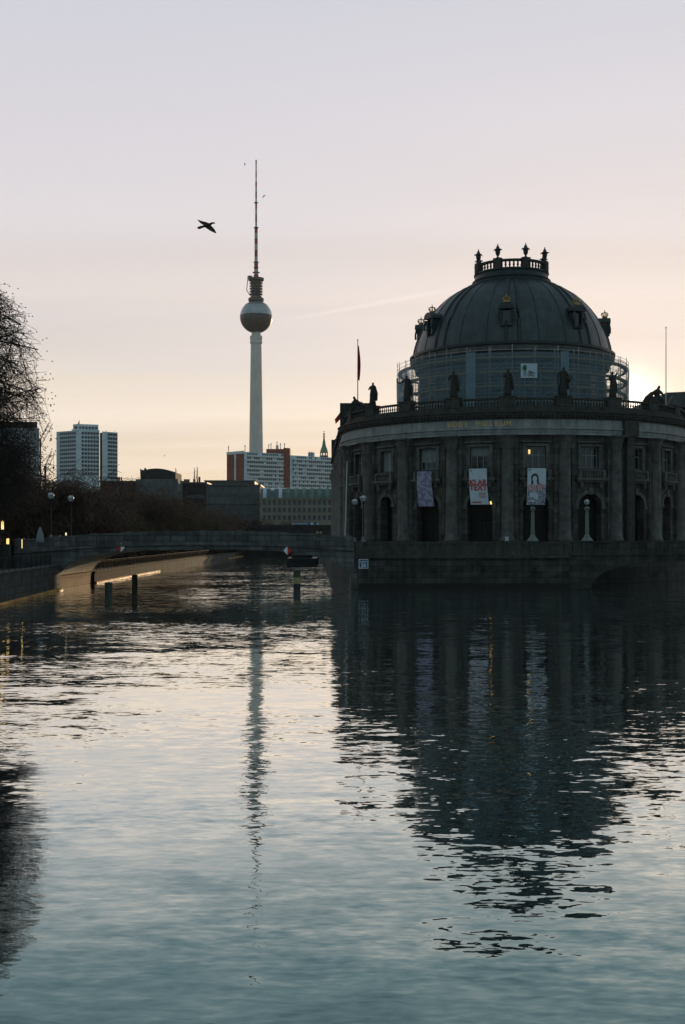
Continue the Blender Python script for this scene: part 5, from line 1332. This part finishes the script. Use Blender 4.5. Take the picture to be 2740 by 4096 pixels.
# ------------------------------------------------------------------ trees
def grow(b, tw, p, d, L_, r, lvl, maxl, spread, droop, kids, balls=None, seg=3, tips=None, rmin=.02, env=None):
    pts = [p.copy()]; rad = [r]; q = p.copy(); dd = d.copy()
    for i in range(seg):
        dd = (dd+Vector((random.gauss(0, .16), random.gauss(0, .16), random.gauss(0, .12)-droop*(lvl/maxl)))).normalized()
        q = q+dd*(L_/seg)
        if env and lvl >= 1 and env(q) > random.uniform(.9, 1.08): break
        pts.append(q.copy()); rad.append(max(rmin, r*(1-.55*(i+1)/seg)))
    if len(pts) < 2: return
    seg = len(pts)-1
    (b if lvl <= 1 else tw).tube(pts, rad, 7 if lvl == 0 else (5 if lvl == 1 else 3), cap=False)
    if lvl == maxl:
        if tips is not None: tips.append(q.copy())
        return
    n = kids[lvl]
    for k in range(n):
        t = (k+1)/n if lvl > 0 else .45+.55*(k+1)/n
        i = min(seg-1, int(t*seg)); base = pts[i].lerp(pts[i+1], t*seg-i if t < 1 else 1)
        ax = Vector((random.gauss(0, 1), random.gauss(0, 1), random.gauss(0, .6))).normalized()
        nd = (dd.lerp(ax, spread)).normalized()
        if lvl == 0: t_ = 2*PI*k/n+random.random(); nd = Vector((math.cos(t_), math.sin(t_), random.uniform(.1, 1.2) if env else random.uniform(.3, 1.5))).normalized()
        grow(b, tw, base, nd, L_*random.uniform(.55, .8) if lvl else L_*random.uniform(.5, .8), r*(.42 if lvl else .45), lvl+1, maxl, spread, droop, kids, balls, 3, tips, rmin, env)

def make_tree(H, label, kids=(7, 6, 6, 6), name='bare_tree', r=.3, mt='twig', balls=False, droop=.25, twr=None, spread=.62, group='bare trees along the left bank', maxl=4, org=(0, 0, 0), rmin=.024, env=None):
    b = MB(); tw = MB(); tips = []
    grow(b, tw, Vector((0, 0, 0)), Vector((0, 0, 1)), H*.5, r, 0, maxl, spread, droop, kids, tips=tips, rmin=rmin, env=env)
    e = empty(name, (0, 0, 0), label, 'tree', group)
    b.build('trunk', M['bark'], e, org=(0, 0, 0)); tw.build('crown', M[mt], e, org=(0, 0, 0))
    if balls:
        s_ = MB()
        for t in tips:
            if random.random() < balls:
                q = t-Vector((0, 0, random.uniform(.05, .35))); rr_ = .045
                s_.add([(q.x, q.y, q.z+rr_), (q.x+rr_, q.y, q.z), (q.x, q.y+rr_, q.z), (q.x-rr_, q.y, q.z), (q.x, q.y-rr_, q.z), (q.x, q.y, q.z-rr_)], [(0, 1, 2), (0, 2, 3), (0, 3, 4), (0, 4, 1), (5, 2, 1), (5, 3, 2), (5, 4, 3), (5, 1, 4)])
        o = s_.build('seed_balls', M['bark'], e, org=(0, 0, 0)); o['kind'] = 'stuff'
    return e
random.seed(11)
protos = [make_tree(11.5, 'x', (10, 8, 8, 8), r=.28), make_tree(12.5, 'x', (10, 8, 8, 8), r=.3), make_tree(10.5, 'x', (10, 8, 8, 8), r=.26, mt='twiggreen')]
# (x, y, scale, proto)
TS = []
def tpos(px, D): return ((px-CXP)/F*D, D)
rows = [(150, [-60, 60, 170, 270], 1.0), (175, [10, 120, 230, 330, 420], 1.0), (205, [60, 180, 290, 390, 480, 560], 1.05), (240, [240, 350, 450, 540, 620, 690], 1.0), (285, [430, 520, 610, 690, 760, 830], 1.0)]
for D, pxs, sc_ in rows:
    for px in pxs:
        TS.append((*tpos(px+random.uniform(-15, 15), D), sc_*random.uniform(.92, 1.08)*(1 if D < 230 else .95)))
TS += [(*tpos(845, 300), .85), (*tpos(900, 345), .9), (*tpos(960, 360), .85), (*tpos(1010, 365), .8), (*tpos(880, 325), .8), (*tpos(950, 340), .75), (*tpos(1130, 345), .7), (*tpos(1170, 350), .68), (*tpos(1100, 350), .6)]
names_ = ['near', 'middle', 'far']
for i, (x, y, s_) in enumerate(TS):
    pr_i = i % 3 if i < len(TS)-3 else 2
    pr = protos[pr_i]
    o = pr if pr.get('used') is None else copy_tree(pr)
    if pr.get('used') is None: pr['used'] = 1
    o.location = (x, y, 1.1 if (x > -70 and y < 334) else 3.9 if y < 330 else 2.2); o.scale = (s_*1.35, s_*1.35, s_*(1.3 if x > -70 else 1.12)); o.rotation_euler = (0, 0, random.uniform(0, 6))
    o['label'] = 'bare brown winter tree in the dense row on the left bank beyond the bridge' if i < len(TS)-9 else 'small bare tree in front of the offices behind the railway viaduct'
    o['group'] = 'bare trees along the left bank' if i < len(TS)-9 else 'small trees by the viaduct'
for o in COL.objects:
    if 'used' in o: del o['used']
random.seed(3)
b = MB()
for i in range(26000):
    y = random.uniform(139, 325); x = -32.2-random.random()**.8*3.0-(.2 if y < 200 else 0); hh_ = 1.9+.9*math.sin(y*.37)+.6*math.sin(y*1.1)
    z = 1.1+random.uniform(0, 1)*max(1.0, hh_)*(1-.25*abs(x+33.7)/1.5); a = random.uniform(0, 6.28); l = random.uniform(.08, .2); t_ = random.uniform(-1, 1)
    u_ = Vector((math.cos(a), math.sin(a), t_*.6)).normalized()*l; w_ = Vector((-math.sin(a)*.4, math.cos(a)*.4, .8)).normalized()*l*.6
    p = Vector((x, y, z)); b.add([p-u_, p+w_, p+u_, p-w_], [(0, 1, 2, 3)])
M['shrub'] = mat('dark_shrub', (.028, .024, .016), .9, .4, .8)
o = b.build('shrubbery', M['shrub']); tag(o, 'dark winter shrubbery growing behind the iron railing under the bare trees', 'shrubbery', kind='stuff')
# slim poplars on the skyline
random.seed(5)
pp = None
for px, D_, h_ in ((703, 440, 1.0), (778, 480, 1.05), (789, 480, 1.4)):
    if pp is None:
        b = MB(); tw_ = MB(); 
        for k in range(60):
            z = 6+k*.14; a = random.uniform(0, 6.28); l = random.uniform(.6, 1.5)*(1-(k/75)); tw_.tube([(0, 0, z), (l*.5*math.cos(a), l*.5*math.sin(a), z+l), (l*.6*math.cos(a), l*.6*math.sin(a), z+l*2)], [.07, .05, .03], 3)
        b.tube([(0, 0, 0), (0, 0, 14.5)], [.3, .06], 5); o = empty('poplar_tree', (0, 0, 0), 'x', 'tree', 'slim poplars on the skyline'); b.build('trunk', M['bark'], o, org=(0, 0, 0)); tw_.build('crown', M['twig'], o, org=(0, 0, 0)); pp = o
    else: o = copy_tree(pp)
    z1 = CH+(HY-1876)/F*D_; o.location = ((px-CXP)/F*D_, D_, 2); o.scale = (1.2, 1.2, (z1-2)/14.5*(.96+.04*h_))
    o['label'] = {703: 'thin bare poplar just right of the barrel roofed hall', 778: 'shorter bare poplar of the pair left of the apartment slab', 789: 'taller bare poplar of the pair left of the apartment slab'}[px]
# the big plane tree at the left frame edge
random.seed(21)
pl = make_tree(23, 'large plane tree with twiggy crown and hanging seed balls at the left frame edge', (14, 10, 9, 8, 7), 'plane_tree', .6, 'bark', .45, .12, spread=.62, group=None, maxl=5, rmin=.0115,
    env=lambda q: (math.hypot(q.x, q.y)/12.6)**3+(abs(q.z-10.8)/9.0)**3)
pl.location = (-28.3, 61, 2.2); pl.scale = (1, 1, .93)
# ------------------------------------------------------------------ birds
def bird(px, py, D, sc_, label, rot=0, main=False):
    c = at(px, py, D); b = MB()
    V, Fc = skin_fig([(0, 0, 0), (.16, -.0, .05), (.30, 0, .13), (.36, 0, .12), (.42, 0, .09), (-.2, 0, -.06), (-.36, 0, -.12)], [(0, 1), (1, 2), (2, 3), (3, 4), (0, 5), (5, 6)], [.085, .08, .045, .045, .014, .05, .028])
    b.add(V, Fc)
    # wings: outlines in the picture plane, thin lens sections; near wing comes forward, far wing goes back
    def wing(pts, y1):
        n = len(pts)
        m_ = sum(abs(p[0]) for p in pts)
        top = [(x, y1*(t), z) for x, z, t in pts]
        V = [(x, y-.012, z) for x, y, z in top]+[(x, y+.012, z) for x, y, z in top]
        b.add(V, [tuple(range(n)), tuple(range(n, 2*n))[::-1]]+[(i, (i+1) % n, (i+1) % n+n, i+n) for i in range(n)])
    wing([(.12, .1, 0), (0, .17, .1), (-.2, .25, .4), (-.36, .33, .7), (-.5, .42, 1), (-.4, .27, .75), (-.28, .14, .45), (-.15, .03, .1), (-.05, -.05, 0)], .45)
    wing([(.17, .04, 0), (.3, -.1, .3), (.42, -.26, .6), (.5, -.42, .9), (.51, -.5, 1), (.38, -.42, .75), (.2, -.3, .4), (.04, -.17, .1), (-.08, -.08, 0)], -.45)
    wing([(-.2, 0, 0), (-.34, -.03, .5), (-.47, -.08, 1), (-.38, -.17, .8), (-.3, -.15, .5), (-.15, -.1, 0)], .06)
    o = b.build('bird', M['bird'], None, True, org=(0, 0, 0)); o.location = c; o.scale = (sc_,)*3; o.rotation_euler = (0, rot, 0)
    tag(o, label, 'bird', 'birds in the sky')
bird(826, 902, 62, 1.1, 'dark bird with spread wings gliding left of the television tower, the largest of the birds')
bird(979, 656, 200, .5, 'tiny bird beside the tip of the television tower mast', .9)
bird(1055, 785, 200, .55, 'tiny bird to the right of the television tower mast', -1.2)
bird(658, 1822, 200, .3, 'tiny low bird above the barrel roofed hall', .4)

# ------------------------------------------------------------------ haze
HZ = .00004
if HZ:
    b = MB(); b.box(-900, 900, -150, 1500, -2.5, 395)
    hm = bpy.data.materials.new('haze'); hm.use_nodes = True; nt = hm.node_tree; nt.nodes.remove(nt.nodes['Principled BSDF'])
    v = nt.nodes.new('ShaderNodeVolumePrincipled'); v.inputs['Density'].default_value = HZ; v.inputs['Color'].default_value = (.85, .88, .92, 1); v.inputs['Anisotropy'].default_value = .2
    nt.links.new(v.outputs[0], nt.nodes['Material Output'].inputs['Volume'])
    h_ = b.build('haze', hm); tag(h_, kind='stuff')
for o in COL.objects:
    if o.type == 'MESH' and o.parent is None and 'kind' not in o and 'label' not in o: o['kind'] = 'structure'
